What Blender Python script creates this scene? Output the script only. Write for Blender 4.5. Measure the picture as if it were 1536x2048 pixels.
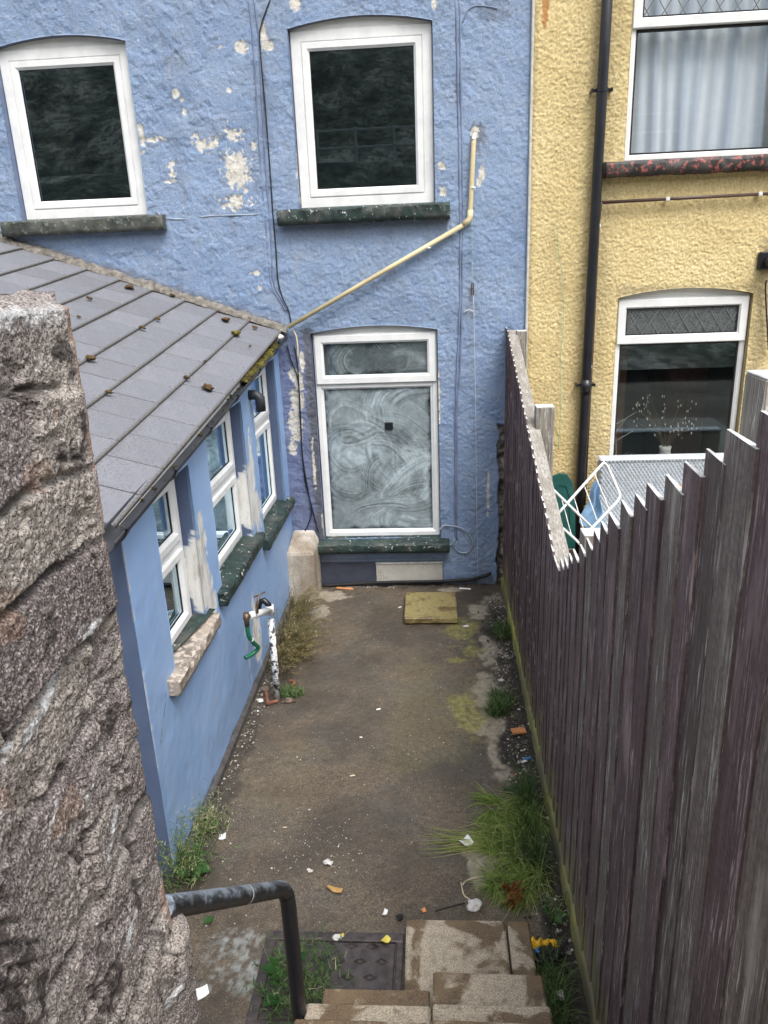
import bpy, bmesh, math, random
import numpy as np
from mathutils import Matrix, Vector
random.seed(7); RNG = np.random.RandomState(11)
S = bpy.context.scene; COL = S.collection
for o in list(bpy.data.objects): bpy.data.objects.remove(o)

# ------------------------------------------------------------------ camera, sky, sun, exposure
CAM_H = 2.75; FPX = 1520.0
PITCH, YAW, ROLL = 0.32540, -0.07439, -0.04048
D = 6.12                                   # distance from the camera to the house fronts
fw = np.array([math.sin(YAW)*math.cos(PITCH), math.cos(YAW)*math.cos(PITCH), -math.sin(PITCH)])
rt = np.cross(fw, [0, 0, 1.0]); rt /= np.linalg.norm(rt); up = np.cross(rt, fw)
rt, up = math.cos(ROLL)*rt+math.sin(ROLL)*up, -math.sin(ROLL)*rt+math.cos(ROLL)*up
cam = bpy.data.cameras.new('camera'); camo = bpy.data.objects.new('camera', cam); COL.objects.link(camo)
camo.matrix_world = Matrix(((rt[0], up[0], -fw[0], 0), (rt[1], up[1], -fw[1], 0), (rt[2], up[2], -fw[2], CAM_H), (0, 0, 0, 1)))
cam.sensor_fit = 'VERTICAL'; cam.sensor_height = 32.0; cam.lens = 32.0*FPX/2048.0
cam.clip_start = 0.02; cam.clip_end = 1000.0
S.camera = camo
SUN_EL, SUN_AZ = math.radians(58), math.radians(148)   # azimuth clockwise from +Y: behind the camera, to the right
W = bpy.data.worlds.new('World'); S.world = W; W.use_nodes = True
wn = W.node_tree; wn.nodes.clear()
sky = wn.nodes.new('ShaderNodeTexSky'); sky.sky_type = 'NISHITA'; sky.sun_disc = False
sky.sun_elevation = SUN_EL; sky.sun_rotation = SUN_AZ; sky.air_density = 1.0; sky.dust_density = 4.0; sky.ozone_density = 1.0
hs = wn.nodes.new('ShaderNodeHueSaturation'); hs.inputs['Saturation'].default_value = 0.22
bg = wn.nodes.new('ShaderNodeBackground'); bg.inputs['Strength'].default_value = 0.15
wo = wn.nodes.new('ShaderNodeOutputWorld')
wn.links.new(sky.outputs[0], hs.inputs['Color']); wn.links.new(hs.outputs[0], bg.inputs[0]); wn.links.new(bg.outputs[0], wo.inputs[0])
sl = bpy.data.lights.new('sun', 'SUN'); sl.energy = 1.1; sl.angle = math.radians(24); sl.color = (1.0, 0.965, 0.91)
so = bpy.data.objects.new('sun', sl); COL.objects.link(so)
sd = Vector((math.sin(SUN_AZ)*math.cos(SUN_EL), math.cos(SUN_AZ)*math.cos(SUN_EL), math.sin(SUN_EL)))
so.rotation_euler = sd.to_track_quat('Z', 'Y').to_euler(); so.location = (3, -4, 9)
vs = S.view_settings; vs.view_transform = 'Standard'; vs.look = 'None'; vs.gamma = 1.0; vs.use_curve_mapping = False
vs.exposure = 0.97
S.render.engine = 'CYCLES'

# ------------------------------------------------------------------ measuring helpers (photo pixel -> point on a real plane)
def ray(px, py): return fw + rt*(px-768)/FPX - up*(py-1024)/FPX
def onz(px, py, z=0.0): d = ray(px, py); t = (z-CAM_H)/d[2]; return np.array([t*d[0], t*d[1], z])
def ony(px, py, y=D): d = ray(px, py); t = y/d[1]; return np.array([t*d[0], y, CAM_H+t*d[2]])
def onx(px, py, x): d = ray(px, py); t = x/d[0]; return np.array([x, t*d[1], CAM_H+t*d[2]])

# ------------------------------------------------------------------ noise
_T = np.random.RandomState(5).rand(8, 256, 256).astype(np.float32)
def vn(x, y, seed=0):
    T = _T[seed % 8]; x = np.asarray(x, float)+seed*17.3; y = np.asarray(y, float)+seed*7.7
    xi = np.floor(x).astype(int); yi = np.floor(y).astype(int); fx = x-xi; fy = y-yi
    fx = fx*fx*(3-2*fx); fy = fy*fy*(3-2*fy); a = xi & 255; b = yi & 255; a1 = (xi+1) & 255; b1 = (yi+1) & 255
    return (T[b, a]*(1-fx)+T[b, a1]*fx)*(1-fy)+(T[b1, a]*(1-fx)+T[b1, a1]*fx)*fy
def fbm(x, y, o=4, seed=0):
    s = 0; a = .5; t = 0
    for i in range(o): s = s+a*vn(x, y, seed+i); t += a; a *= .55; x = np.asarray(x)*2.03; y = np.asarray(y)*2.03
    return s/t
def sst(a, b, x): t = np.clip((x-a)/(b-a), 0, 1); return t*t*(3-2*t)
def blob(u, v, c, r, seed=0, f=28, amp=.9):
    d = np.sqrt(((u-c[0])/r[0])**2+((v-c[1])/r[1])**2)
    return sst(-.12, .12, 1-d+(fbm(u*f, v*f, 4, seed)-.5)*2*amp)*(d < 2.4)
def sblob(u, v, c, r, seed=0, f=16, amp=.8):
    d = np.sqrt(((u-c[0])/r[0])**2+((v-c[1])/r[1])**2)
    return sst(-.5, .5, 1-d+(fbm(u*f, v*f, 5, seed)-.5)*2*amp)*(d < 2.6)

# ------------------------------------------------------------------ materials
class NT:
    def __init__(s, name):
        s.m = bpy.data.materials.new(name); s.m.use_nodes = True; s.t = s.m.node_tree; s.t.nodes.clear()
        s.out = s.n('ShaderNodeOutputMaterial'); s.tc = s.n('ShaderNodeTexCoord')
    def n(s, k): return s.t.nodes.new(k)
    def l(s, a, b):
        if isinstance(a, (int, float)): b.default_value = a
        elif isinstance(a, tuple): b.default_value = a if len(a) == 4 or b.type == 'VECTOR' else (*a, 1)
        else: s.t.links.new(a, b)
    def map(s, sc=(1, 1, 1), loc=(0, 0, 0), rot=(0, 0, 0), src=None):
        m = s.n('ShaderNodeMapping'); s.l(src or s.tc.outputs['Object'], m.inputs[0])
        m.inputs['Scale'].default_value = sc; m.inputs['Location'].default_value = loc; m.inputs['Rotation'].default_value = rot
        return m.outputs[0]
    def noise(s, sc, det=4, rough=.55, vec=None, dist=0, col=False):
        k = s.n('ShaderNodeTexNoise'); s.l(vec or s.tc.outputs['Object'], k.inputs['Vector'])
        k.inputs['Scale'].default_value = sc; k.inputs['Detail'].default_value = det; k.inputs['Roughness'].default_value = rough; k.inputs['Distortion'].default_value = dist
        return k.outputs['Color' if col else 'Fac']
    def vor(s, sc, vec=None, feat='F1', out='Distance'):
        k = s.n('ShaderNodeTexVoronoi'); k.feature = feat; s.l(vec or s.tc.outputs['Object'], k.inputs['Vector']); k.inputs['Scale'].default_value = sc
        return k.outputs[out]
    def ramp(s, f, stops):
        k = s.n('ShaderNodeValToRGB'); s.l(f, k.inputs[0]); e = k.color_ramp.elements
        while len(e) < len(stops): e.new(.5)
        for el, (p, c) in zip(e, stops): el.position = p; el.color = (*c, 1) if isinstance(c, tuple) else (c, c, c, 1)
        return k.outputs[0]
    def mix(s, f, a, b, mode='MIX'):
        k = s.n('ShaderNodeMix'); k.data_type = 'RGBA'; k.blend_type = mode
        s.l(f, k.inputs[0]); s.l(a, k.inputs[6]); s.l(b, k.inputs[7]); return k.outputs[2]
    def math(s, op, a, b=0.0):
        k = s.n('ShaderNodeMath'); k.operation = op; s.l(a, k.inputs[0]); s.l(b, k.inputs[1]); return k.outputs[0]
    def attr(s, name):
        k = s.n('ShaderNodeAttribute'); k.attribute_name = name; return k.outputs['Fac']
    def rnd(s): return s.n('ShaderNodeObjectInfo').outputs['Random']
    def bump(s, h, st=.3, dist=.01, nrm=None):
        k = s.n('ShaderNodeBump'); s.l(h, k.inputs['Height']); k.inputs['Strength'].default_value = st; k.inputs['Distance'].default_value = dist
        if nrm: s.l(nrm, k.inputs['Normal'])
        return k.outputs[0]
    def pbr(s, col, rough=.6, nrm=None, metal=0.0, spec=.5, trans=None, alpha=None, sheen=None):
        p = s.n('ShaderNodeBsdfPrincipled'); s.l(col, p.inputs['Base Color']); s.l(rough, p.inputs['Roughness']); s.l(metal, p.inputs['Metallic']); s.l(spec, p.inputs['Specular IOR Level'])
        if nrm: s.l(nrm, p.inputs['Normal'])
        return p.outputs[0]
    def done(s, sh): s.l(sh, s.out.inputs[0]); return s.m
def srgb(r, g, b): return tuple((c/255/12.92 if c/255 <= .04045 else ((c/255+.055)/1.055)**2.4) for c in (r, g, b))
M = {}
def simple(name, col, rough=.6, var=.25, sc=30, bump=.15, metal=0.0, spec=.5, dist=.004):
    t = NT(name); n = t.noise(sc, 5); lo = tuple(c*(1-var) for c in col); hi = tuple(min(1, c*(1+var)) for c in col)
    M[name] = t.done(t.pbr(t.ramp(n, [(.3, lo), (.7, hi)]), t.ramp(t.noise(sc*.7, 3), [(.3, rough*.85), (.7, min(1, rough*1.15))]), t.bump(t.noise(sc*2, 4), bump, dist), metal, spec)); return M[name]

def m_blue():
    t = NT('blue_paint'); a = t.noise(1.7, 5); b = t.noise(14, 5, .6)
    c = t.ramp(a, [(.38, (.200, .290, .460)), (.62, (.250, .345, .515))])
    c = t.mix(t.ramp(b, [(.46, 0.0), (.66, .6)]), c, (.295, .36, .475)); c = t.mix(t.ramp(t.noise(55, 4, .7), [(.40, .35), (.5, 0.0)]), c, (.145, .19, .30))
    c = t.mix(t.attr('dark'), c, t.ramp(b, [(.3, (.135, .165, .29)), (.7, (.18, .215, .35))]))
    gr = t.noise(5.5, 6, .68, t.map((1, 1, .22)))
    c = t.mix(t.ramp(gr, [(.53, 0.0), (.70, .42)]), c, (.16, .19, .245)); c = t.mix(t.ramp(t.noise(3.1, 5, .7), [(.54, 0.0), (.68, .4)]), c, (.30, .345, .42))
    c = t.mix(t.math('MULTIPLY', t.attr('grime_dark'), .8), c, (.10, .10, .105))
    c = t.mix(t.attr('navy'), c, t.ramp(b, [(.3, (.048, .055, .085)), (.7, (.075, .085, .12))]))
    pl = t.ramp(t.noise(38, 5, .65), [(.34, (.42, .37, .29)), (.48, (.64, .61, .55)), (.7, (.74, .73, .69))])
    c = t.mix(t.attr('peel'), c, pl)
    st = t.ramp(t.noise(16, 6, .65), [(.3, (.05, .045, .04)), (.55, (.15, .135, .115)), (.75, (.27, .245, .21))])
    c = t.mix(t.attr('stone'), c, st)
    bp = t.bump(t.noise(105, 5, .7), .95, .008)
    r = t.mix(t.attr('peel'), t.ramp(b, [(.3, .36), (.7, .55)]), (.9, .9, .9))
    M['blue'] = t.done(t.pbr(c, r, bp, 0, .45))
m_blue()
def m_ext():
    t = NT('extension_paint'); st = t.noise(9, 5, .6, t.map((1, 1, .08)))
    c = t.ramp(t.noise(2.2, 4), [(.36, (.245, .395, .67)), (.64, (.295, .45, .72))])
    c = t.mix(t.ramp(st, [(.45, 0.0), (.7, .45)]), c, (.34, .45, .63))
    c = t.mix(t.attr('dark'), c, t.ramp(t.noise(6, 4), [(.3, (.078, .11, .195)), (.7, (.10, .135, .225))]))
    c = t.mix(t.attr('grime_dark'), c, (.06, .062, .068))
    c = t.mix(t.attr('peel'), c, t.ramp(t.noise(22, 5, .65, t.map((1, 1, .25))), [(.34, (.48, .46, .42)), (.5, (.72, .71, .68)), (.7, (.78, .78, .76))]))
    M['ext'] = t.done(t.pbr(c, .48, t.bump(t.noise(60, 5, .6), .25, .003), 0, .4))
m_ext()
def m_yellow():
    t = NT('yellow_roughcast'); b = t.noise(70, 4, .6)
    c = t.ramp(t.noise(2.4, 4), [(.36, (.66, .53, .275)), (.64, (.75, .625, .35))])
    c = t.mix(t.ramp(b, [(.42, .6), (.54, 0.0)]), c, (.47, .345, .14)); c = t.mix(t.ramp(t.noise(3.3, 5, .7, t.map((1, 1, .3))), [(.52, 0.0), (.70, .3)]), c, (.38, .29, .15))
    c = t.mix(t.math('MULTIPLY', t.attr('grime_dark'), .85), c, (.10, .085, .06))
    c = t.mix(t.attr('rust'), c, (.42, .15, .03))
    M['yellow'] = t.done(t.pbr(c, .8, t.bump(t.noise(150, 4, .65), .8, .006), 0, .3))
m_yellow()
def m_upvc():
    t = NT('white_upvc'); n = t.noise(7, 5, .6); f = t.noise(120, 3)
    c = t.ramp(n, [(.35, (.70, .71, .71)), (.6, (.80, .805, .80))])
    c = t.mix(t.ramp(f, [(.66, 0.0), (.8, .35)]), c, (.38, .36, .31))
    M['upvc'] = t.done(t.pbr(c, .34, None, 0, .5))
m_upvc()
def m_sill(name, body, chips, k=.6):
    t = NT(name); a = t.noise(9, 6, .65); b = t.noise(26, 6, .7)
    c = t.ramp(a, [(.38, body[0]), (.62, body[1])])
    c = t.mix(t.ramp(t.noise(5, 5, .7), [(.50, 0.0), (.66, .8)]), c, (.095, .095, .085))
    c = t.mix(t.ramp(b, [(k, 0.0), (k+.02, 1.0)]), c, chips)
    M[name] = t.done(t.pbr(c, .55, t.bump(t.mix(.5, a, b), .7, .012), 0, .4))
m_sill('sill_green', ((.014, .026, .026), (.030, .055, .048)), (.52, .51, .47), .617)
m_sill('sill_grey', ((.035, .045, .040), (.10, .105, .09)), (.20, .20, .17), .58)
m_sill('sill_bare', ((.30, .245, .20), (.45, .385, .33)), (.54, .47, .41), .52)
m_sill('sill_red', ((.020, .018, .018), (.05, .045, .04)), (.30, .085, .075), .55)
def m_glass(name, tint=(.96, .98, .99), rough=.0):
    t = NT(name); fr = t.n('ShaderNodeFresnel'); geo = t.n('ShaderNodeNewGeometry'); t.l(t.math('SUBTRACT', 1.5, t.math('MULTIPLY', geo.outputs['Backfacing'], 1.5-1/1.5)), fr.inputs[0])
    g = t.n('ShaderNodeBsdfGlossy'); g.inputs['Roughness'].default_value = rough; g.inputs['Color'].default_value = (.70, .88, 1, 1)
    tr = t.n('ShaderNodeBsdfTransparent'); tr.inputs[0].default_value = (*tint, 1)
    mx = t.n('ShaderNodeMixShader'); t.l(t.math('MINIMUM', t.math('MULTIPLY', fr.outputs[0], 3.6), 1.0), mx.inputs[0]); t.l(tr.outputs[0], mx.inputs[1]); t.l(g.outputs[0], mx.inputs[2])
    M[name] = t.done(mx.outputs[0]); return t, mx
m_glass('glass'); m_glass('glass_dark', (.42, .47, .60)); 
def m_text():
    t, mx = m_glass('glass_textured', (.5, .53, .52), .15); d = t.pbr(t.ramp(t.noise(55, 4, .7, dist=2.0), [(.4, (.05, .055, .055)), (.6, (.22, .24, .24))]), .3, t.bump(t.noise(55, 3, .6, dist=2.0), .8, .01), 0, .6)
    m2 = t.n('ShaderNodeMixShader'); m2.inputs[0].default_value = .6; t.l(mx.outputs[0], m2.inputs[1]); t.l(d, m2.inputs[2]); t.done(m2.outputs[0])
m_text()
def m_wash():
    t, mx = m_glass('glass_whitewash', (.25, .30, .31)); nt = t
    d = t.pbr(t.ramp(t.noise(30, 4), [(.35, (.37, .46, .50)), (.65, (.52, .61, .65))]), .6, None, 0, .4)
    m2 = t.n('ShaderNodeMixShader'); t.l(t.attr('wash'), m2.inputs[0]); t.l(mx.outputs[0], m2.inputs[1]); t.l(d, m2.inputs[2]); t.done(m2.outputs[0])
m_wash()
def m_wood(name, lo, mid, hi, algae=False, flk=.5, sw=False):
    t = NT(name); r = t.rnd()
    cmb = t.n('ShaderNodeCombineXYZ'); t.l(t.math('MULTIPLY', r, 37.0), cmb.inputs[0]); t.l(t.math('MULTIPLY', r, 11.0), cmb.inputs[1]); t.l(t.math('MULTIPLY', r, 5.0), cmb.inputs[2])
    va = t.n('ShaderNodeVectorMath'); va.operation = 'ADD'; t.l(t.tc.outputs['Object'], va.inputs[0]); t.l(cmb.outputs[0], va.inputs[1]); v = va.outputs[0]
    if sw: v = t.map((1, 1, 1), rot=(math.pi/2, 0, 0), src=v)
    g = t.noise(1.0, 6, .65, t.map((95, 95, 2.6), src=v), .5); bl = t.noise(1.0, 4, .6, t.map((9, 9, 5), src=v))
    fine = t.noise(1.0, 3, .6, t.map((260, 260, 9), src=v)); saw = t.noise(1.0, 3, .6, t.map((70, 70, 150), rot=(.6, 0, 0), src=v))
    c = t.ramp(g, [(.36, lo), (.5, mid), (.64, hi)])
    c = t.mix(t.ramp(r, [(0, 0.0), (.5, .1), (1, .75)]), c, tuple(x*.85 for x in lo)); c = t.mix(t.ramp(r, [(0, .4), (.3, 0.0)]), c, hi)
    kn = t.vor(1.0, t.map((13, 13, 3.4), src=v)); c = t.mix(t.ramp(kn, [(.05, .8), (.13, 0.0)]), c, tuple(x*.35 for x in lo))
    c = t.mix(t.ramp(fine, [(.40, .55), (.52, 0.0)]), c, tuple(x*.55 for x in lo))
    c = t.mix(t.ramp(saw, [(.42, .4), (.55, 0.0)]), c, tuple(x*.6 for x in lo)) if algae else c
    pale = tuple(min(.62, x*2.3+.10) for x in hi)
    fl = t.noise(1.0, 5, .75, t.map((120, 120, 14), src=v), .4)
    c = t.mix(t.math('MULTIPLY', t.ramp(fl, [(.545, 0.0), (.61, .9)]), t.ramp(t.noise(1.0, 3, .6, t.map((14, 14, 6), loc=(3, 1, 2), src=v)), [(.44, .05), (.60, 1.0)])), c, pale)
    c = t.mix(t.ramp(bl, [(.58, 0.0), (.72, flk)]), c, tuple(min(.5, x*1.9+.03) for x in hi))
    if algae:   # yellow-green algae creeping up from the ground on the boards
        geo = t.n('ShaderNodeNewGeometry'); sp = t.n('ShaderNodeSeparateXYZ'); t.l(geo.outputs['Position'], sp.inputs[0])
        f = t.math('SUBTRACT', t.ramp(t.noise(1.0, 6, .7, t.map((40, 40, 2.2), src=v)), [(.36, 0.0), (.66, 1.0)]), t.math('MULTIPLY', sp.outputs[2], 1.7))
        c = t.mix(t.ramp(f, [(.0, 0.0), (.4, .8)]), c, (.30, .29, .11))
    M[name] = t.done(t.pbr(c, .62, t.bump(t.mix(.5, g, fl), .6, .004), 0, .35))
m_wood('fence_stain', (.092, .060, .067), (.140, .098, .106), (.205, .158, .166), True, .45)
m_wood('fence_worn', (.105, .080, .078), (.175, .143, .136), (.27, .235, .215), True, .6)
m_wood('grey_wood', (.15, .135, .115), (.27, .245, .21), (.42, .39, .345)); 
def m_railwood():
    t = NT('grey_wood_long'); g = t.noise(1.0, 4, .55, t.map((130, 4, 130))); b = t.noise(1.0, 4, .6, t.map((20, 2.2, 20)))
    c = t.ramp(g, [(.36, (.20, .185, .165)), (.5, (.33, .31, .28)), (.64, (.42, .40, .365))]); c = t.mix(t.ramp(b, [(.42, .6), (.56, 0.0)]), c, (.19, .17, .145))
    M['grey_wood_long'] = t.done(t.pbr(c, .75, t.bump(g, .3, .003)))
m_railwood()
def m_endgrain():
    t = NT('pale_endgrain'); n = t.noise(45, 5, .7)
    M['endgrain'] = t.done(t.pbr(t.ramp(n, [(.3, (.36, .36, .35)), (.6, (.66, .67, .66))]), .7, t.bump(n, .5, .004)))
m_endgrain()
def m_algae():
    t = NT('algae_board'); n = t.noise(4, 6, .7); y = t.noise(1.1, 3, .6)
    c = t.ramp(n, [(.3, (.20, .19, .07)), (.55, (.36, .36, .09)), (.75, (.46, .47, .15))])
    c = t.mix(t.ramp(y, [(.42, 1.0), (.58, 0.0)]), c, (.15, .135, .085))
    M['algae'] = t.done(t.pbr(c, .7, t.bump(n, .4, .006)))
m_algae()
def m_yard():
    t = NT('yard_concrete'); a = t.noise(2.1, 5, .6); b = t.noise(26, 6, .7); f = t.noise(170, 4, .7)
    wetc = t.ramp(a, [(.36, (.100, .070, .045)), (.5, (.128, .096, .064)), (.64, (.098, .083, .066))])
    wetc = t.mix(t.ramp(b, [(.36, .6), (.54, 0.0)]), wetc, (.042, .035, .027))
    wetc = t.mix(t.ramp(t.noise(.9, 6, .7), [(.495, 0.0), (.515, .35)]), wetc, (.060, .050, .040)); wetc = t.mix(t.ramp(f, [(.55, 0.0), (.63, .9)]), wetc, (.27, .24, .20)); wetc = t.mix(t.ramp(t.noise(75, 4, .7), [(.56, 0.0), (.64, .55)]), wetc, (.19, .16, .125)); wetc = t.mix(t.ramp(f, [(.36, .6), (.46, 0.0)]), wetc, (.028, .023, .018))
    dry = t.ramp(b, [(.3, (.20, .165, .125)), (.6, (.34, .30, .24)), (.8, (.42, .38, .32))])
    dry = t.mix(t.ramp(f, [(.3, .5), (.5, 0.0)]), dry, (.15, .12, .09))
    wetc = t.mix(t.ramp(t.noise(1.3, 6, .65, dist=.4), [(.47, 0.0), (.60, .6)]), wetc, (.048, .041, .033)); c = t.mix(t.attr('dry'), wetc, dry)
    moss = t.ramp(b, [(.36, (.12, .108, .035)), (.64, (.30, .275, .10))])
    c = t.mix(t.attr('moss'), c, moss)
    soil = t.ramp(t.noise(40, 6, .7), [(.35, (.014, .012, .010)), (.6, (.05, .042, .033)), (.78, (.14, .125, .10))])
    c = t.mix(t.attr('soil'), c, soil)
    c = t.mix(t.attr('lichen'), c, t.ramp(b, [(.35, (.15, .155, .145)), (.65, (.30, .315, .30))]))
    r = t.mix(t.attr('dry'), t.ramp(t.noise(5, 5, .6), [(.35, .30), (.65, .62)]), (.9, .9, .9))
    r = t.mix(t.attr('soil'), r, (.8, .8, .8))
    M['yard'] = t.done(t.pbr(c, r, t.bump(t.mix(.5, b, f), .55, .006), 0, .45))
m_yard()
def m_slab(name, dry, wet, k=.52, sc=4.2):
    t = NT(name); r = t.rnd()
    cmb = t.n('ShaderNodeCombineXYZ'); t.l(t.math('MULTIPLY', r, 23.0), cmb.inputs[0]); t.l(t.math('MULTIPLY', r, 9.0), cmb.inputs[1])
    va = t.n('ShaderNodeVectorMath'); va.operation = 'ADD'; t.l(t.tc.outputs['Object'], va.inputs[0]); t.l(cmb.outputs[0], va.inputs[1]); v = va.outputs[0]
    w = t.ramp(t.noise(sc, 5, .55, v, .5), [(k-.022, 0.0), (k+.022, 1.0)]); f = t.noise(170, 4, .75, v); b = t.noise(30, 5, .6, v)
    d = t.ramp(f, [(.38, tuple(x*.45 for x in dry)), (.5, dry), (.62, tuple(min(.7, x*1.35) for x in dry))])
    e = t.ramp(f, [(.38, tuple(x*.5 for x in wet)), (.5, wet), (.64, tuple(x*1.7 for x in wet))])
    e = t.mix(t.ramp(t.noise(7, 5, .65, v), [(.45, 0.0), (.62, .6)]), e, (.22, .155, .085)); d = t.mix(t.ramp(b, [(.40, .5), (.52, 0.0)]), d, tuple(x*.6 for x in dry))
    c = t.mix(w, d, e); c = t.mix(t.ramp(t.noise(9, 6, .7, v), [(.36, .6), (.45, 0.0)]), c, (.07, .055, .04))
    M[name] = t.done(t.pbr(c, t.mix(w, (.85, .85, .85), (.45, .45, .45)), t.bump(t.mix(.5, f, b), .4, .004), 0, .4))
m_slab('slab', (.45, .385, .295), (.145, .100, .060), .50, 4.2); m_slab('slab_moss', (.30, .245, .105), (.15, .105, .035), .57, 6)
def m_conc():
    t = NT('weathered_concrete'); a = t.noise(4.5, 5, .6, t.map((1, 1, .4))); f = t.noise(90, 5, .7)
    c = t.ramp(a, [(.34, (.27, .215, .16)), (.5, (.43, .375, .31)), (.64, (.62, .59, .54))])
    c = t.mix(t.ramp(f, [(.32, .7), (.48, 0.0)]), c, (.11, .085, .06))
    M['concrete'] = t.done(t.pbr(c, .85, t.bump(f, .5, .006), 0, .3))
    t = NT('pale_render_panel'); a = t.noise(5, 5, .6); f = t.noise(70, 5, .7)
    c = t.ramp(a, [(.35, (.44, .42, .38)), (.65, (.56, .54, .49))])
    c = t.mix(t.ramp(t.math('MULTIPLY', t.noise(3.2, 4), f), [(.25, 0.0), (.40, .6)]), c, (.12, .11, .09))
    M['panel'] = t.done(t.pbr(c, .85, t.bump(f, .3, .004), 0, .3))
m_conc()
def m_rough_wall():
    t = NT('rough_stone_render'); a = t.noise(5, 6, .62); g = t.noise(230, 3, .75); v = t.vor(180); l = t.noise(11, 5, .65, t.map((1, .5, 2.2), rot=(.5, 0, 0)))
    c = t.ramp(t.math('ADD', t.math('MULTIPLY', a, .6), t.math('MULTIPLY', t.attr('tone'), .4)), [(.32, (.150, .126, .124)), (.5, (.245, .215, .205)), (.66, (.38, .340, .305))])
    c = t.mix(t.ramp(g, [(.38, .95), (.50, 0.0)]), c, (.045, .034, .035))
    c = t.mix(t.ramp(g, [(.53, 0.0), (.64, .85)]), c, (.50, .465, .435))
    c = t.mix(t.ramp(l, [(.60, 0.0), (.72, .5)]), c, (.26, .23, .19))
    c = t.mix(t.math('MULTIPLY', t.attr('mortar'), .75), c, (.42, .40, .37)); c = t.mix(t.attr('hollow'), c, (.030, .024, .024))
    c = t.mix(t.attr('rust'), c, t.ramp(g, [(.35, (.16, .075, .04)), (.65, (.42, .25, .16))]))
    c = t.mix(t.math('MULTIPLY', t.attr('pale'), t.ramp(g, [(.34, .45), (.5, 1.0)])), c, (.60, .62, .64))
    c = t.mix(t.attr('pink'), c, t.ramp(t.noise(40, 5), [(.3, (.24, .155, .12)), (.7, (.40, .28, .22))]))
    M['rough_wall'] = t.done(t.pbr(c, .88, t.bump(t.mix(.5, g, v), .9, .006), 0, .25))
m_rough_wall()
def m_tile():
    t = NT('roof_tile'); r = t.rnd(); b = t.noise(2.5, 5, .6); sp = t.vor(85); s2 = t.noise(120, 4, .7)
    c = t.ramp(b, [(.35, (.160, .166, .190)), (.65, (.210, .216, .240))])
    c = t.mix(t.ramp(r, [(0, .28), (.45, 0.0), (.6, 0.0), (1, .32)]), c, t.ramp(r, [(.4, (.25, .25, .275)), (.6, (.135, .128, .135))]))
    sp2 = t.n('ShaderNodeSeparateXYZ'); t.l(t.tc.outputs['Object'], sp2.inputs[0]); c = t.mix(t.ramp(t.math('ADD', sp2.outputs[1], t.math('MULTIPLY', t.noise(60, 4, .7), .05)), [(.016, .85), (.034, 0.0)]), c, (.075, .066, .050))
    c = t.mix(t.math('MULTIPLY', t.ramp(sp, [(.22, .95), (.36, 0.0)]), t.ramp(t.noise(3, 3), [(.36, .15), (.54, 1.0)])), c, (.05, .045, .05))
    c = t.mix(t.ramp(s2, [(.58, 0.0), (.70, .5)]), c, (.30, .29, .29)); c = t.mix(t.ramp(t.noise(4, 6, .7, t.map((1, 6, 1))), [(.52, 0.0), (.68, .4)]), c, (.13, .115, .11))
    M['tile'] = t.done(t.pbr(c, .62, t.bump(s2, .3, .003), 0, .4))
m_tile()
def m_chippaint(name, base, chip, k=.55, sc=30, rough=.4):
    t = NT(name); n = t.noise(sc, 6, .7); c = t.mix(t.ramp(n, [(k-.01, 0.0), (k+.01, 1.0)]), base, chip)
    M[name] = t.done(t.pbr(c, rough, t.bump(n, .35, .003)))
m_chippaint('white_chipped_pipe', (.76, .77, .76), (.035, .036, .042), .53, 32)
m_chippaint('rail_black', (.014, .014, .017), (.16, .17, .19), .70, 60, .35)
def m_rail():
    t = NT('rail_worn'); n = t.noise(16, 5, .7); f = t.noise(140, 4, .75)
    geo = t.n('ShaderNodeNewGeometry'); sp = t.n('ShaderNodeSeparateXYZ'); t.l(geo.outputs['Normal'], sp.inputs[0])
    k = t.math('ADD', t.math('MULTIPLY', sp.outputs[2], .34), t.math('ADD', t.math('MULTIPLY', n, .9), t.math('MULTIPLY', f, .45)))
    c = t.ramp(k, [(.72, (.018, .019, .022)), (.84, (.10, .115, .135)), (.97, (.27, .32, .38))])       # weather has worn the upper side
    M['rail_worn'] = t.done(t.pbr(c, .42, t.bump(f, .25, .002)))
m_rail()
simple('black_plastic', (.012, .013, .018), .32, .3, 9, .05); simple('black_dull', (.014, .014, .015), .7, .4, 20, .4)
simple('gutter_grey', (.028, .030, .036), .5, .4, 8, .15); simple('cream_pipe', (.60, .505, .30), .42, .18, 6, .05)
simple('brown_pipe', (.085, .050, .038), .4, .3, 12, .1); simple('cable_black', (.012, .012, .016), .5, .2, 9, 0.02)
simple('cable_painted', (.165, .205, .32), .5, .3, 9, .1); simple('cable_grey', (.30, .35, .42), .5, .2, 9, .1)
simple('white_plastic', (.74, .75, .74), .4, .08, 12, .03); simple('hose_green', (.010, .12, .065), .4, .2, 20, .05)
simple('brass', (.14, .10, .065), .45, .4, 60, .3, .6); simple('lead', (.13, .14, .155), .5, .25, 40, .1)
simple('mortar', (.17, .155, .135), .9, .6, 25, .9, dist=.012); simple('terracotta', (.22, .088, .05), .75, .3, 30, .3)
simple('iron', (.072, .060, .058), .30, .45, 28, .3, .2); simple('string_green', (.25, .45, .30), .7, .1, 20, 0)
simple('string_white', (.55, .56, .52), .7, .1, 20, 0); simple('green_plastic', (.012, .085, .075), .4, .25, 10, .05)
simple('wicker', (.50, .535, .57), .55, .12, 25, .1); simple('blue_cloth', (.27, .46, .68), .85, .15, 14, .2)
simple('room', (.035, .033, .034), .9, .3, 2, 0); simple('room_red', (.10, .04, .035), .8, .3, 4, 0); simple('room_dark', (.055, .075, .11), .8, .5, 3, 0)
simple('room_wood', (.16, .075, .035), .6, .3, 8, 0); simple('soil_big', (.10, .085, .06), .95, .4, .8, .4)
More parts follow.
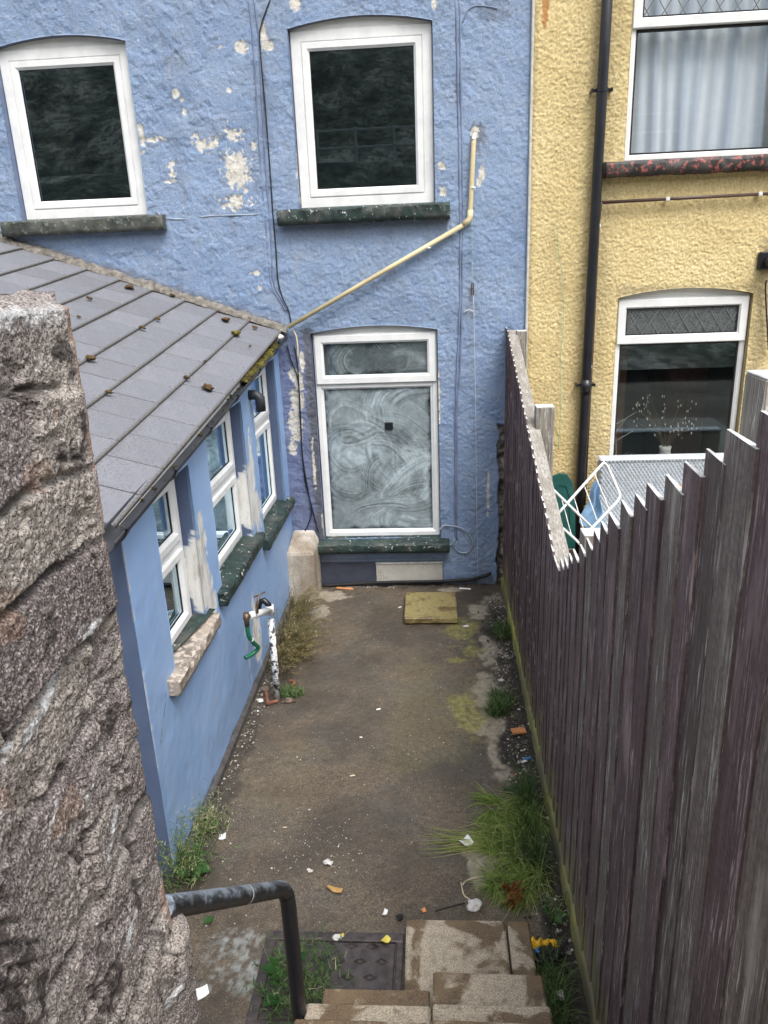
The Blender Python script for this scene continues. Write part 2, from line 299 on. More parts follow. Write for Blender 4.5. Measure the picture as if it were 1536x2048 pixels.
simple('hill', (.045, .060, .030), .95, .7, .6, .5); simple('neighbour_paving', (.22, .20, .17), .85, .3, 8, .3)
simple('paper', (.78, .79, .80), .7, .06, 30, .4); simple('stone_white', (.60, .58, .56), .8, .2, 40, .5); simple('stone_brown', (.16, .12, .09), .85, .4, 40, .5)
simple('yellow_plastic', (.80, .46, .015), .35, .12, 30, .2); simple('orange_bit', (.60, .25, .10), .7, .2, 30, .3); simple('blue_litter', (.06, .22, .50), .4, .2, 30, .2)
simple('bin_bag', (.012, .012, .015), .3, .4, 40, .8, dist=.02); simple('leaf_dry', (.45, .27, .09), .7, .25, 40, .3); simple('leaf_yellow', (.70, .58, .10), .6, .2, 40, .2)
simple('wood_bit', (.62, .52, .38), .75, .15, 40, .2); simple('grey_rag', (.30, .33, .36), .9, .3, 40, .5); simple('plinth', (.075, .07, .068), .85, .4, 22, .6, dist=.01)
simple('orange_fabric', (.75, .36, .04), .8, .2, 20, .2); simple('chalk', (.5, .5, .47), .85, .2, 30, .3)
def m_attrcol(name, stops, rough=.6, trans=.35):
    t = NT(name); c = t.ramp(t.attr('tint'), stops)
    p = t.pbr(c, rough, None, 0, .3); tl = t.n('ShaderNodeBsdfTranslucent'); t.l(c, tl.inputs[0])
    mx = t.n('ShaderNodeMixShader'); mx.inputs[0].default_value = trans; t.l(p, mx.inputs[1]); t.l(tl.outputs[0], mx.inputs[2]); M[name] = t.done(mx.outputs[0])
m_attrcol('grass', [(0, (.10, .19, .045)), (.45, (.27, .39, .09)), (.8, (.47, .52, .18)), (1, (.60, .54, .30))], .5, .5)
m_attrcol('weed_green', [(0, (.045, .09, .032)), (.5, (.10, .175, .055)), (.8, (.19, .24, .095)), (1, (.42, .39, .23))])
m_attrcol('weed_dry', [(0, (.06, .09, .03)), (.35, (.15, .14, .055)), (.7, (.34, .26, .125)), (1, (.58, .48, .28))])
m_attrcol('leaf_green', [(0, (.020, .070, .018)), (.6, (.045, .125, .030)), (1, (.10, .19, .05))], .45)
m_attrcol('fern_dead', [(0, (.10, .035, .012)), (.6, (.27, .095, .028)), (1, (.42, .19, .06))])
m_attrcol('moss', [(0, (.030, .026, .008)), (.5, (.085, .075, .014)), (.85, (.17, .15, .025)), (1, (.25, .12, .04))], .9, .1)
m_attrcol('moss_brown', [(0, (.018, .013, .009)), (.5, (.055, .035, .018)), (1, (.12, .075, .03))], .9, .05)
m_attrcol('grit', [(0, (.03, .027, .022)), (.45, (.12, .105, .085)), (.8, (.34, .31, .27)), (1, (.72, .71, .68))], .8, 0)
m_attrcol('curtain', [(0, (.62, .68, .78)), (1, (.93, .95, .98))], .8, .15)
m_attrcol('dried_stem', [(0, (.09, .07, .04)), (.55, (.20, .16, .10)), (1, (.72, .70, .62))], .8, .1)

# ------------------------------------------------------------------ object helpers
def tag(o, label=None, cat=None, group=None, kind=None):
    if label: o['label'] = label
    if cat: o['category'] = cat
    if group: o['group'] = group
    if kind: o['kind'] = kind
    return o
def adopt(o, parent):
    if parent is not None:
        o.parent = parent; p = parent; mw = Matrix.Identity(4); ch = []
        while p is not None: ch.append(p); p = p.parent
        for q in reversed(ch): mw = mw @ q.matrix_parent_inverse @ q.matrix_basis
        o.matrix_parent_inverse = mw.inverted()
    return o
def root(name, label, cat, loc, group=None):
    o = bpy.data.objects.new(name, None); COL.objects.link(o); o.location = loc; o.empty_display_size = .1
    return tag(o, label, cat, group)
def link(name, me, parent=None):
    o = bpy.data.objects.new(name, me); COL.objects.link(o); return adopt(o, parent)
def np_mesh(name, V, Q, mat, attrs=None, smooth=True):
    V = np.asarray(V, np.float32); Q = np.asarray(Q, np.int32); k = Q.shape[1]
    me = bpy.data.meshes.new(name); me.vertices.add(len(V)); me.vertices.foreach_set('co', V.ravel())
    me.loops.add(Q.size); me.loops.foreach_set('vertex_index', Q.ravel())
    me.polygons.add(len(Q)); me.polygons.foreach_set('loop_start', np.arange(0, Q.size, k, dtype=np.int32))
    me.polygons.foreach_set('use_smooth', np.full(len(Q), smooth)); me.update(calc_edges=True)
    for n, a in (attrs or {}).items():
        at = me.attributes.new(n, 'FLOAT', 'POINT'); at.data.foreach_set('value', np.asarray(a, np.float32).ravel())
    me.materials.append(mat); return me
class MB:
    def __init__(s): s.V = []; s.F = []; s.T = []
    def add(s, V, F, tint=None):
        b = len(s.V); s.V += [tuple(map(float, v)) for v in V]; s.F += [tuple(b+i for i in f) for f in F]
        s.T += [0.5 if tint is None else tint]*len(V) if not isinstance(tint, (list, np.ndarray)) else list(tint)
        return s
    def box(s, x0, x1, y0, y1, z0, z1, c=.004, f=None):
        lo = (x0, y0, z0); hi = (x1, y1, z1); c = min(c, .45*min(x1-x0, y1-y0, z1-z0)); V = []; ix = {}
        for i in range(8):
            sg = [(i >> k) & 1 for k in range(3)]
            for a in range(3):
                p = [hi[k] if sg[k] else lo[k] for k in range(3)]
                for k in range(3):
                    if k != a: p[k] += -c if sg[k] else c
                ix[(i, a)] = len(V); V.append(f(*p) if f else p)
        F = []
        for a in range(3):
            b, d = (a+1) % 3, (a+2) % 3
            for sg in (0, 1):
                q = [sg << a | i << b | j << d for i, j in ((0, 0), (1, 0), (1, 1), (0, 1))]; F.append([ix[(k, a)] for k in q])
            for i in (0, 1):
                for j in (0, 1):
                    k0 = i << b | j << d; k1 = k0 | 1 << a; F.append([ix[(k0, b)], ix[(k0, d)], ix[(k1, d)], ix[(k1, b)]])
        for i in range(8): F.append([ix[(i, 0)], ix[(i, 1)], ix[(i, 2)]])
        return s.add(V, F)
    def ring(s, u0, u1, v0, v1, prof, f):
        V = []; F = []
        for ins, w in prof:
            for u, v in ((u0+ins, v0+ins), (u1-ins, v0+ins), (u1-ins, v1-ins), (u0+ins, v1-ins)): V.append(f(u, v, w))
        for i in range(len(prof)-1):
            for k in range(4): a = i*4+k; b = i*4+(k+1) % 4; F.append((a, b, b+4, a+4))
        return s.add(V, F)
    def tube(s, P, r, n=10, cap=True, tint=None):
        P = [np.array(p, float) for p in P]; m = len(P); R = r if isinstance(r, (list, tuple, np.ndarray)) else [r]*m
        V = []; F = []; nrm = None
        for i in range(m):
            t = P[min(i+1, m-1)]-P[max(i-1, 0)]; t = t/(np.linalg.norm(t)+1e-9)
            if nrm is None:
                a = np.array([0, 0, 1.]) if abs(t[2]) < .9 else np.array([1., 0, 0]); nrm = np.cross(t, a)
            nrm = nrm-t*(nrm@t); nrm = nrm/(np.linalg.norm(nrm)+1e-9); bn = np.cross(t, nrm)
            for k in range(n): q = 2*math.pi*k/n; V.append(P[i]+R[i]*(math.cos(q)*nrm+math.sin(q)*bn))
        for i in range(m-1):
            for k in range(n): a = i*n+k; b = i*n+(k+1) % n; F.append((a, b, b+n, a+n))
        if cap: F.append(tuple(range(n))[::-1]); F.append(tuple((m-1)*n+k for k in range(n)))
        return s.add(V, F, tint)
    def build(s, name, mat, parent=None, smooth=None, recalc=True, tint=False):
        me = bpy.data.meshes.new(name); me.from_pydata(s.V, [], s.F); me.update()
        if recalc:
            bm = bmesh.new(); bm.from_mesh(me); bmesh.ops.recalc_face_normals(bm, faces=bm.faces); bm.to_mesh(me); bm.free()
        if tint:
            a = me.attributes.new('tint', 'FLOAT', 'POINT'); a.data.foreach_set('value', np.asarray(s.T, np.float32))
        me.materials.append(mat)
        if smooth == 'auto':
            me.polygons.foreach_set('use_smooth', [len(p.vertices) == 4 for p in me.polygons])
        elif smooth: me.polygons.foreach_set('use_smooth', [True]*len(me.polygons))
        return link(name, me, parent)
def smooth_path(P, k=6):
    P = [np.array(p, float) for p in P]; out = []
    for i in range(len(P)-1):
        a, b, c, d = P[max(i-1, 0)], P[i], P[i+1], P[min(i+2, len(P)-1)]
        for j in range(k):
            t = j/k; out.append(.5*((2*b)+(c-a)*t+(2*a-5*b+4*c-d)*t*t+(3*b-3*c+d-a)*t**3))
    return out+[P[-1]]
def fac(u, v, w): return (u, D-w, v)                       # facing the yard, on the house fronts
EXX = -1.255
def ext(u, v, w): return (EXX+w, u, v)                     # facing the yard, on the extension's long wall

def axis_pts(lo, hi, step, brk):
    b = sorted(set([lo, hi]+[x for x in brk if lo < x < hi])); out = [lo]
    for a, c in zip(b[:-1], b[1:]):
        n = max(1, int(round((c-a)/step))); out += list(a+(c-a)*np.arange(1, n+1)/n)
    return np.array(out)
def wall_grid(us, vs, holes, mapf, disp, attrf, topf=None, rev=.07, nrev=6):
    """displaced wall with real openings and reveals; holes = (u0,u1,v0,v1,rise)"""
    U, Vv = np.meshgrid(us, vs); keep = np.ones((len(vs)-1, len(us)-1), bool)
    uc = (us[:-1]+us[1:])/2; vc = (vs[:-1]+vs[1:])/2
    V2 = Vv.copy()
    for u0, u1, v0, v1, r in holes:
        keep &= ~((uc[None, :] > u0) & (uc[None, :] < u1) & (vc[:, None] > v0) & (vc[:, None] < v1))
        if r:
            k = np.clip(1-((U-(u0+u1)/2)/((u1-u0)/2))**2, 0, 1)*r
            V2 += k*np.where(Vv >= v1-1e-6, np.clip(1-(Vv-v1)/.35, 0, 1), 0)
    if topf is not None:
        tz = topf(U); V2 = np.where(Vv > vs[-1]-.75, V2+(tz-vs[-1])*((Vv-(vs[-1]-.75))/.75), V2)
    Wd = disp(U, V2); n = len(us)
    idx = np.arange(U.size).reshape(U.shape)
    Q = np.stack([idx[:-1, :-1], idx[:-1, 1:], idx[1:, 1:], idx[1:, :-1]], -1)[keep]
    u, v, w = U.ravel(), V2.ravel(), Wd.ravel(); su = u.copy(); sv = v.copy()
    eu, ev, ew, esu, esv, eq = [], [], [], [], [], []; base = U.size; dep = []
    for u0, u1, v0, v1, r in holes:
        i0, i1 = np.argmin(abs(us-u0)), np.argmin(abs(us-u1)); j0, j1 = np.argmin(abs(vs-v0)), np.argmin(abs(vs-v1))
        loop = [idx[j0, i] for i in range(i0, i1)]+[idx[j, i1] for j in range(j0, j1)]+[idx[j1, i] for i in range(i1, i0, -1)]+[idx[j, i0] for j in range(j1, j0, -1)]
        nx = [(0, 1)]*(i1-i0)+[(-1, 0)]*(j1-j0)+[(0, -1)]*(i1-i0)+[(1, 0)]*(j1-j0)
        prev = loop
        for k in range(1, nrev+1):
            d = rev*k/nrev; cur = []
            for p, q in zip(loop, nx):
                cur.append(base+len(eu)); eu.append(u[p]); ev.append(v[p]); ew.append(w[p]*(1-k/nrev)-d)
                esu.append(u[p]+q[0]*d); esv.append(v[p]+q[1]*d)
            m = len(loop)
            eq += [(prev[a], cur[a], cur[(a+1) % m], prev[(a+1) % m]) for a in range(m)]; prev = cur
    dep = np.concatenate([np.zeros(base), -np.array(ew)]) if eu else np.zeros(base)
    u = np.concatenate([u, eu]); v = np.concatenate([v, ev]); w = np.concatenate([w, ew]); su = np.concatenate([su, esu]); sv = np.concatenate([sv, esv])
    X, Y, Z = mapf(u, v, w)
    V3 = np.stack([np.broadcast_to(X, u.shape), np.broadcast_to(Y, u.shape), np.broadcast_to(Z, u.shape)], -1)
    Qa = np.concatenate([Q, np.array(eq, int)]) if eq else Q
    return V3, Qa, attrf(su, sv, dep)

# uPVC frame profiles: (inset, height above wall plane)
def prof(t, w0, w1, c=.006, c2=.012): return [(0, w0), (0, w1-c), (c, w1), (t-c2, w1), (t, w1-c2), (t, w0)]
def pane_mesh(name, u0, u1, v0, v1, w, f, mat, parent):
    return MB().add([f(u0, v0, w), f(u1, v0, w), f(u1, v1, w), f(u0, v1, w), f(u0, v0, w-.024), f(u1, v0, w-.024), f(u1, v1, w-.024), f(u0, v1, w-.024)],
                    [(0, 1, 2, 3)]).build(name, mat, parent, recalc=False)
def room(parent, u0, u1, v0, v1, w0, depth, f, mat, name='room'):
    a, b = w0, w0-depth; e = .25 if depth > 1.3 else .0
    V = [f(u0-e, v0-e, a), f(u1+e, v0-e, a), f(u1+e, v1+e, a), f(u0-e, v1+e, a), f(u0-e, v0-e, b), f(u1+e, v0-e, b), f(u1+e, v1+e, b), f(u0-e, v1+e, b)]
    return MB().add(V, [(0, 1, 5, 4), (1, 2, 6, 5), (2, 3, 7, 6), (3, 0, 4, 7), (4, 5, 6, 7)]).build(name, mat, parent)
def head_trim(parent, u0, u1, v1, rise, w, f, mat):
    n = 24; V = []; F = []
    for i in range(n+1):
        u = u0+(u1-u0)*i/n; k = 1-((u-(u0+u1)/2)/((u1-u0)/2))**2
        V += [f(u, v1-.004, w), f(u, v1+rise*k+.004, w), f(u, v1-.004, w-.03), f(u, v1+rise*k+.004, w-.03)]
    for i in range(n):
        a = i*4; F += [(a, a+1, a+5, a+4), (a+2, a+3, a+7, a+6), (a, a+4, a+6, a+2)]
    return MB().add(V, F).build('head_trim', mat, parent)
def sill(parent, u0, u1, v1, th, w0, w1, f, mat, seed, slope=.02, rnd=.018):
    """stone sill with rounded nose and a lumpy, many times painted skin"""
    n = max(20, int((u1-u0)/.012)); ring = []
    prf = [(w0, v1)]+[(w0+(w1-rnd-w0)*k/6, v1-slope*k/6) for k in range(1, 7)]
    for k in range(1, 6): q = math.pi/2*k/5; prf.append((w1-rnd+rnd*math.sin(q), v1-slope-rnd+rnd*math.cos(q)))
    prf += [(w1, v1-slope-th*.7), (w1-.008, v1-slope-th), (w0, v1-slope-th)]
    m = len(prf); V = []; F = []
    for i in range(n+1):
        u = u0+(u1-u0)*i/n; e = min(i, n-i); sh = .012 if e == 0 else 0
        for j, (w, v) in enumerate(prf):
            dn = (float(fbm(u*14+j*.35, seed*3.1+j*.5, 4, seed))-.5)*.020+(float(vn(u*70, j*1.7+seed, seed))-.5)*.006
            V.append(f(u+(sh if i == 0 else -sh), v+dn*.7-(sh*.6 if j < 8 else -sh*.6), w+(dn if 0 < j < m-1 else 0)-sh))
    for i in range(n):
        for j in range(m-1): a = i*m+j; F.append((a, a+m, a+m+1, a+1))
    F.append(tuple(range(m))); F.append(tuple(n*m+j for j in range(m))[::-1])
    return MB().add(V, F).build('sill', mat, parent, smooth='auto')

# ================================================================== SETTING: ground, yard, hill behind
def struct(name, me, label=None):
    o = link(name, me); o['kind'] = 'structure'
    return o
gx = np.array([-300, -60, -12, 12, 60, 300.]); GX, GY = np.meshgrid(gx, gx); ii = np.arange(36).reshape(6, 6)
struct('ground', np_mesh('ground', np.stack([GX.ravel(), GY.ravel(), np.full(36, -.06)], -1), np.stack([ii[:-1, :-1], ii[:-1, 1:], ii[1:, 1:], ii[1:, :-1]], -1).reshape(-1, 4), M['soil_big']))
xs = np.linspace(-70, 70, 141); ys = np.linspace(-90, -4.5, 172); HX, HY = np.meshgrid(xs, ys)
yn = -HY; prof_h = np.interp(yn, [4.5, 9, 12.5, 13.6, 17, 18, 24, 40, 90], [.2, 2.2, 5.0, 5.6, 5.7, 6.6, 11.5, 20, 27])
rough_h = (fbm(HX*.25, HY*.25, 5, 2)-.5)*2.2*sst(0, 3, yn-4.5)*(1-.93*sst(12.8, 13.6, yn)*sst(18, 17, yn))
road = sst(13.5, 13.7, yn)*sst(17.1, 16.9, yn); ii = np.arange(HX.size).reshape(HX.shape)
t = NT('hillside_mat'); n1 = t.noise(.5, 6, .7); n2 = t.noise(3, 5, .7)
c = t.ramp(n1, [(.38, (.03, .04, .028)), (.5, (.15, .17, .12)), (.60, (.38, .37, .31))]); c = t.mix(t.ramp(n2, [(.42, .7), (.55, 0.0)]), c, (.022, .028, .02))
c = t.mix(t.attr('road'), c, t.ramp(n2, [(.4, (.12, .12, .125)), (.6, (.20, .20, .205))])); M['hillside'] = t.done(t.pbr(c, .9, t.bump(n2, .6, .3)))
struct('hillside', np_mesh('hillside', np.stack([HX.ravel(), HY.ravel(), (prof_h+rough_h).ravel()], -1), np.stack([ii[:-1, :-1], ii[:-1, 1:], ii[1:, 1:], ii[1:, :-1]], -1).reshape(-1, 4), M['hillside'], {'road': road}))

# yard: wet brown concrete with dry, mossy and dirty areas
def gz(px, py): return onz(px, py)[:2]
yx = np.linspace(-1.30, .64, 230); yy = np.linspace(.9, 6.14, 590); YX, YY = np.meshgrid(yx, yy)
def yard_attr(u, v):
    B = lambda px, py, rx, ry, s, f=16, a=.8: sblob(u, v, gz(px, py), (rx, ry), s, f, a)
    dry = np.maximum.reduce([B(985, 1205, .10, .16, 1), B(960, 1222, .10, .12, 2), B(985, 1300, .10, .22, 3), B(975, 1390, .09, .25, 4), B(1000, 1490, .07, .35, 5), B(665, 1190, .14, .10, 6), B(640, 1225, .08, .12, 1), B(960, 1720, .07, .16, 2), B(760, 1172, .5, .04, 3), B(960, 1450, .05, .12, 3), B(900, 1180, .12, .05, 2)])
    moss = np.maximum.reduce([B(925, 1262, .13, .22, 3, 12), B(940, 1300, .07, .12, 4, 12), B(910, 1322, .08, .05, 5, 12), B(930, 1415, .10, .17, 6, 12), B(945, 1440, .08, .16, 1, 12)])*.9
    edge = .40+.04*np.sin(v*3.1)+(fbm(u*9, v*9, 4, 3)-.5)*.22
    soil = sst(-.03, .03, u-edge)*sst(1.6, 1.9, v)*sst(5.9, 5.5, v)
    soil = np.maximum(soil, sst(-.02, .04, (-1.12+(fbm(u*12, v*12, 4, 1)-.5)*.12)-u)*sst(2.6, 3.0, v)*.7)
    soil = np.maximum(soil, B(560, 1320, .16, .5, 5, 9, .7)*.9); soil = np.maximum(soil, .8*sst(.10, .0, 6.11-v+(fbm(u*11, v*11, 4, 2)-.5)*.16))
    lich = np.maximum.reduce([B(470, 1885, .10, .07, 2, 14, 1.1), B(490, 1935, .10, .08, 3, 14, 1.1), B(520, 1965, .12, .06, 4, 14, 1.1), B(400, 1985, .05, .03, 5, 14, 1.1)])
    k2 = fbm(u*55, v*55, 3, 2); dry = sst(.30, .95, dry*(.55+.9*k2)+dry*.15); olive = .13*blob(u, v, gz(860, 1430), (.32, .55), 3, 4, .7)+.05*blob(u, v, gz(560, 1560), (.25, .4), 5, 4, .7)
    moss = np.maximum(sst(.2, 1.0, moss*(.35+1.1*k2)), olive*(.5+.8*k2))
    return dry*(1-soil*.8), np.clip(moss, 0, 1)*(1-soil), soil*(1-moss*.6), lich*sst(.38, .62, k2)*.9
dry, moss_, soil_, lich_ = yard_attr(YX, YY)
yz = (fbm(YX*2, YY*2, 3, 1)-.5)*.012+(fbm(YX*30, YY*30, 3, 2)-.5)*.007+(vn(YX*95, YY*95, 3)-.5)*.004*(1-.4*dry)+soil_*(fbm(YX*22, YY*22, 4, 4)-.42)*.045
ii = np.arange(YX.size).reshape(YX.shape)
struct('yard_floor', np_mesh('yard_floor', np.stack([YX.ravel(), YY.ravel(), yz.ravel()], -1), np.stack([ii[:-1, :-1], ii[:-1, 1:], ii[1:, 1:], ii[1:, :-1]], -1).reshape(-1, 4), M['yard'],
       {'dry': dry, 'moss': moss_, 'soil': soil_, 'lichen': lich_}))
nb = MB().box(.66, 4.2, .6, 6.10, -.05, .22, .01); o = nb.build('neighbour_yard', M['neighbour_paving']); o['kind'] = 'structure'

# ================================================================== BLUE HOUSE
blue = root('terraced_house', 'blue painted terraced house rear with peeling rendered wall and white windows', 'house', (-1.5, D+.3, 0))
HL = (-.985, .022, .44, 2.185, .045); HU = (-1.0, .020, 3.105, 4.288, .058); HF = (-3.165, -2.175, 3.11, 4.278, .058)
P2 = lambda px, py: ony(px, py)[[0, 2]]
PEEL = [(483, 95, 12, 11, .4), (476, 88, 6, 6, .4), (528, 72, 7, 22, .5), (536, 92, 12, 9, .4), (590, 8, 10, 13, .4), (868, 8, 5, 12, .3), (352, 188, 8, 8, .5), (476, 335, 24, 26, 1.5), (465, 320, 20, 12, 1.7), (480, 362, 20, 14, 1.5),
        (470, 405, 26, 12, 1.9), (425, 290, 13, 12, 1.5), (398, 290, 12, 14, 1.6), (466, 268, 14, 10, 1.7), (508, 292, 6, 8, .6), (310, 280, 18, 4, 1.6), (345, 340, 7, 14, 1.4), (340, 363, 14, 4, 1.3), (364, 200, 4, 5, .8), (520, 576, 5, 6, .5), (512, 545, 9, 4, 1.5),
        (883, 332, 8, 8, .6), (964, 345, 6, 16, .7), (958, 365, 5, 8, .8), (950, 262, 7, 9, .9), (886, 385, 5, 12, 1.2), (370, 225, 4, 6, 1.2), (460, 180, 5, 5, .8), (440, 95, 5, 4, .9), (283, 276, 5, 26, 1.2), (598, 350, 4, 40, 1.0), (610, 400, 6, 8, .6)]
PEEL2 = [(588, 748, 13, 14, .6), (600, 765, 9, 20, .6), (595, 800, 16, 26, .7), (592, 850, 15, 40, .7), (586, 895, 10, 16, .6), (604, 720, 6, 22, .7), (648, 1050, 4, 30, .8), (628, 930, 3, 60, 1.0), (878, 800, 3, 60, .8), (976, 985, 3, 60, .9)]
MPX = .0042
def blue_stone(u, v):
    e = .508+(fbm(v*9, v*3+2, 4, 3)-.5)*.07
    return sst(-.008, .008, u-e)*sst(1.43, 1.40, v+(u-.5)*.3)
def blue_peel(u, v):
    p = np.zeros_like(u)
    for i, (px, py, rx, ry, a) in enumerate(PEEL+PEEL2):
        rx *= .85; ry *= .85; c = P2(px, py); m = (abs(u-c[0]) < rx*MPX*3) & (abs(v-c[1]) < ry*MPX*3)
        if m.any(): p[m] = np.maximum(p[m], blob(u[m], v[m], c, (rx*MPX, ry*MPX), i, 45, a))
    spk = sst(.80, .84, fbm(u*42, v*42, 4, 5))*sst(.48, .62, fbm(u*2.1, v*2.1, 3, 1))*sst(-1.0, -1.3, u)
    return np.maximum(p, spk)
def blue_navy(u, v): return sst(.006, -.006, v-.225)*sst(.01, -.01, u-.04)
def blue_disp(u, v):
    st = blue_stone(u, v); na = blue_navy(u, v); pe = blue_peel(u, v)
    irr = .30+.85*fbm(u*3.3, v*3.3, 3, 5)
    lump = (fbm(u*14, v*14, 3, 1)-.5)*.010*irr+(vn(u*52, v*52, 4)-.5)*.0058*irr+(vn(u*83+3, v*83, 6)-.5)*.0045*irr+(fbm(u*2.2, v*2.2, 3, 2)-.5)*.022
    rl = sst(-1.3, -.9, u); lump = lump*(.62+.55*rl)
    fl = fbm(u*7, v*7, 5, 6); flake = (sst(.50, .515, fl)+sst(.585, .60, fl)+sst(.43, .44, fbm(u*11+3, v*11, 5, 3)))*.0034*(1-.6*rl)
    rough = -.05+(fbm(u*10, v*13, 5, 2)-.4)*.12+(vn(u*60, v*60, 1)-.5)*.012
    w = (lump+flake)*(1-na)-na*.004-pe*.004
    return w*(1-st)+rough*st
def blue_attr(u, v, dep):
    pe = blue_peel(u, v)
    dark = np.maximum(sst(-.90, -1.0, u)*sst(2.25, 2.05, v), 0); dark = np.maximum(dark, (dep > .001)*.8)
    g = sst(.10, .01, v+(fbm(u*8, v*8, 4, 2)-.5)*.12)*.9
    for (x0, x1, zt, ln) in ((-1.15, .13, 2.99, .16), (-3.3, -2.03, 3.02, .1), (-1.05, .10, .25, .06)):
        g = np.maximum(g, sst(zt-ln, zt, v)*(v < zt+.01)*sst(x0-.02, x0+.03, u)*sst(x1+.02, x1-.03, u)*.5)
    # soot-black edge left of the lower window
    g = np.maximum(g, sst(.055, .012, abs(u+1.01)+(fbm(v*13, u*4, 4, 6)-.5)*.05)*sst(.35, .5, v)*sst(2.24, 2.2, v))
    g = np.maximum(g, sst(.03, .004, abs(v-(4.36)))*0)
    for h in (HU, HF): g = np.maximum(g, ((dep > .004) & (v > h[3]-.02))*.85)  # undersides of the window heads set darker over the whole face
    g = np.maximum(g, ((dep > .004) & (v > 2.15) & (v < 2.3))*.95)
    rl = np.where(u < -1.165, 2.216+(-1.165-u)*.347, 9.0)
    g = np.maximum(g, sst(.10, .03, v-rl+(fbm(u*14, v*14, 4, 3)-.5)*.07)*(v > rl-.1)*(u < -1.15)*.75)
    g = np.maximum(g, blob(u, v, P2(955, 275), (.05, .09), 3, 40, 1.2)*.7); g = np.maximum(g, blob(u, v, P2(985, 20), (.10, .06), 4, 40, 1.3)*.5)
    return {'peel': pe, 'dark': dark, 'grime_dark': g, 'navy': blue_navy(u, v)*(dep < .001), 'stone': blue_stone(u, v)}
bu = np.concatenate([np.linspace(-4.6, -3.45, 30)[:-1], axis_pts(-3.45, .715, .0075, [HL[0], HL[1], HF[0], HF[1], HU[0], HU[1]])])
bv = np.concatenate([axis_pts(-.05, 4.55, .0075, [HL[2], HL[3], HU[2], HU[3], HF[2], HF[3]]), np.linspace(4.55, 5.6, 20)[1:]])
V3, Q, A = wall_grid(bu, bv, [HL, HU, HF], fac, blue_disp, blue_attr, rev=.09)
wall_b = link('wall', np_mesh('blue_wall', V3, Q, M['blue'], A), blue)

def casement(h, f, parent, glass='glass_dark', t1=.080, t2=.056, w=-.045):
    u0, u1, v0, v1 = h[0]+.004, h[1]-.004, h[2]+.004, h[3]-.002
    win = MB().ring(u0, u1, v0, v1, prof(t1, w-.06, w), f).build('window', M['upvc'], parent)
    a = t1-.004
    MB().ring(u0+a, u1-a, v0+a, v1-a, [(0, w-.05), (0, w-.004), (.005, w+.004), (t2-.016, w+.004), (t2, w-.014), (t2, w-.05)], f).build('sash', M['upvc'], win)
    b = a+t2-.002
    MB().ring(u0+b, u1-b, v0+b, v1-b, [(0, w-.03), (0, w-.016), (.006, w-.016), (.006, w-.03)], f).build('gasket', M['black_dull'], win)
    pane_mesh('pane', u0+b+.003, u1-b-.003, v0+b+.003, v1-b-.003, w-.022, f, M[glass], win)
    if h[4]: head_trim(win, u0, u1, v1, h[4]+.002, w-.010, f, M['upvc'])
    return win, (u0+b, u1-b, v0+b, v1-b)
for h in (HU, HF):
    wn_, g = casement(h, fac, blue); room(blue, h[0], h[1], h[2], h[3], -.13, 1.6, fac, M['room_dark'])
# tall lower window smeared with whitewash
w = -.045; u0, u1, v0, v1 = HL[0]+.008, HL[1]-.004, HL[2]+.004, HL[3]-.012
lw = MB().ring(u0, u1, v0, v1, prof(.050, w-.06, w), fac).box(u0+.045, u1-.045, 1.742, 1.785, w-.055, w-.002, .004, lambda a, b, c: fac(a, b, c)) if False else MB().ring(u0, u1, v0, v1, prof(.050, w-.06, w), fac)
lw.box(u0+.046, u1-.046, D-w+.003, D-w+.055, 1.735, 1.79, .004)
lw = lw.build('window', M['upvc'], blue)
MB().ring(u0+.012, u1-.012, 1.772, v1-.012, [(0, w-.02), (0, w+.012), (.006, w+.018), (.052, w+.018), (.068, w+.004), (.068, w-.04)], fac).build('sash', M['upvc'], lw)
MB().ring(u0+.048, u1-.048, v0+.048, 1.738, [(0, w-.04), (0, w-.010), (.010, w-.014), (.016, w-.026), (.016, w-.04)], fac).build('bead', M['upvc'], lw)
head_trim(lw, u0, u1, v1, .055, w-.012, fac, M['upvc'])
room(blue, u0, u1, v0, v1, -.13, 1.5, fac, M['room'])
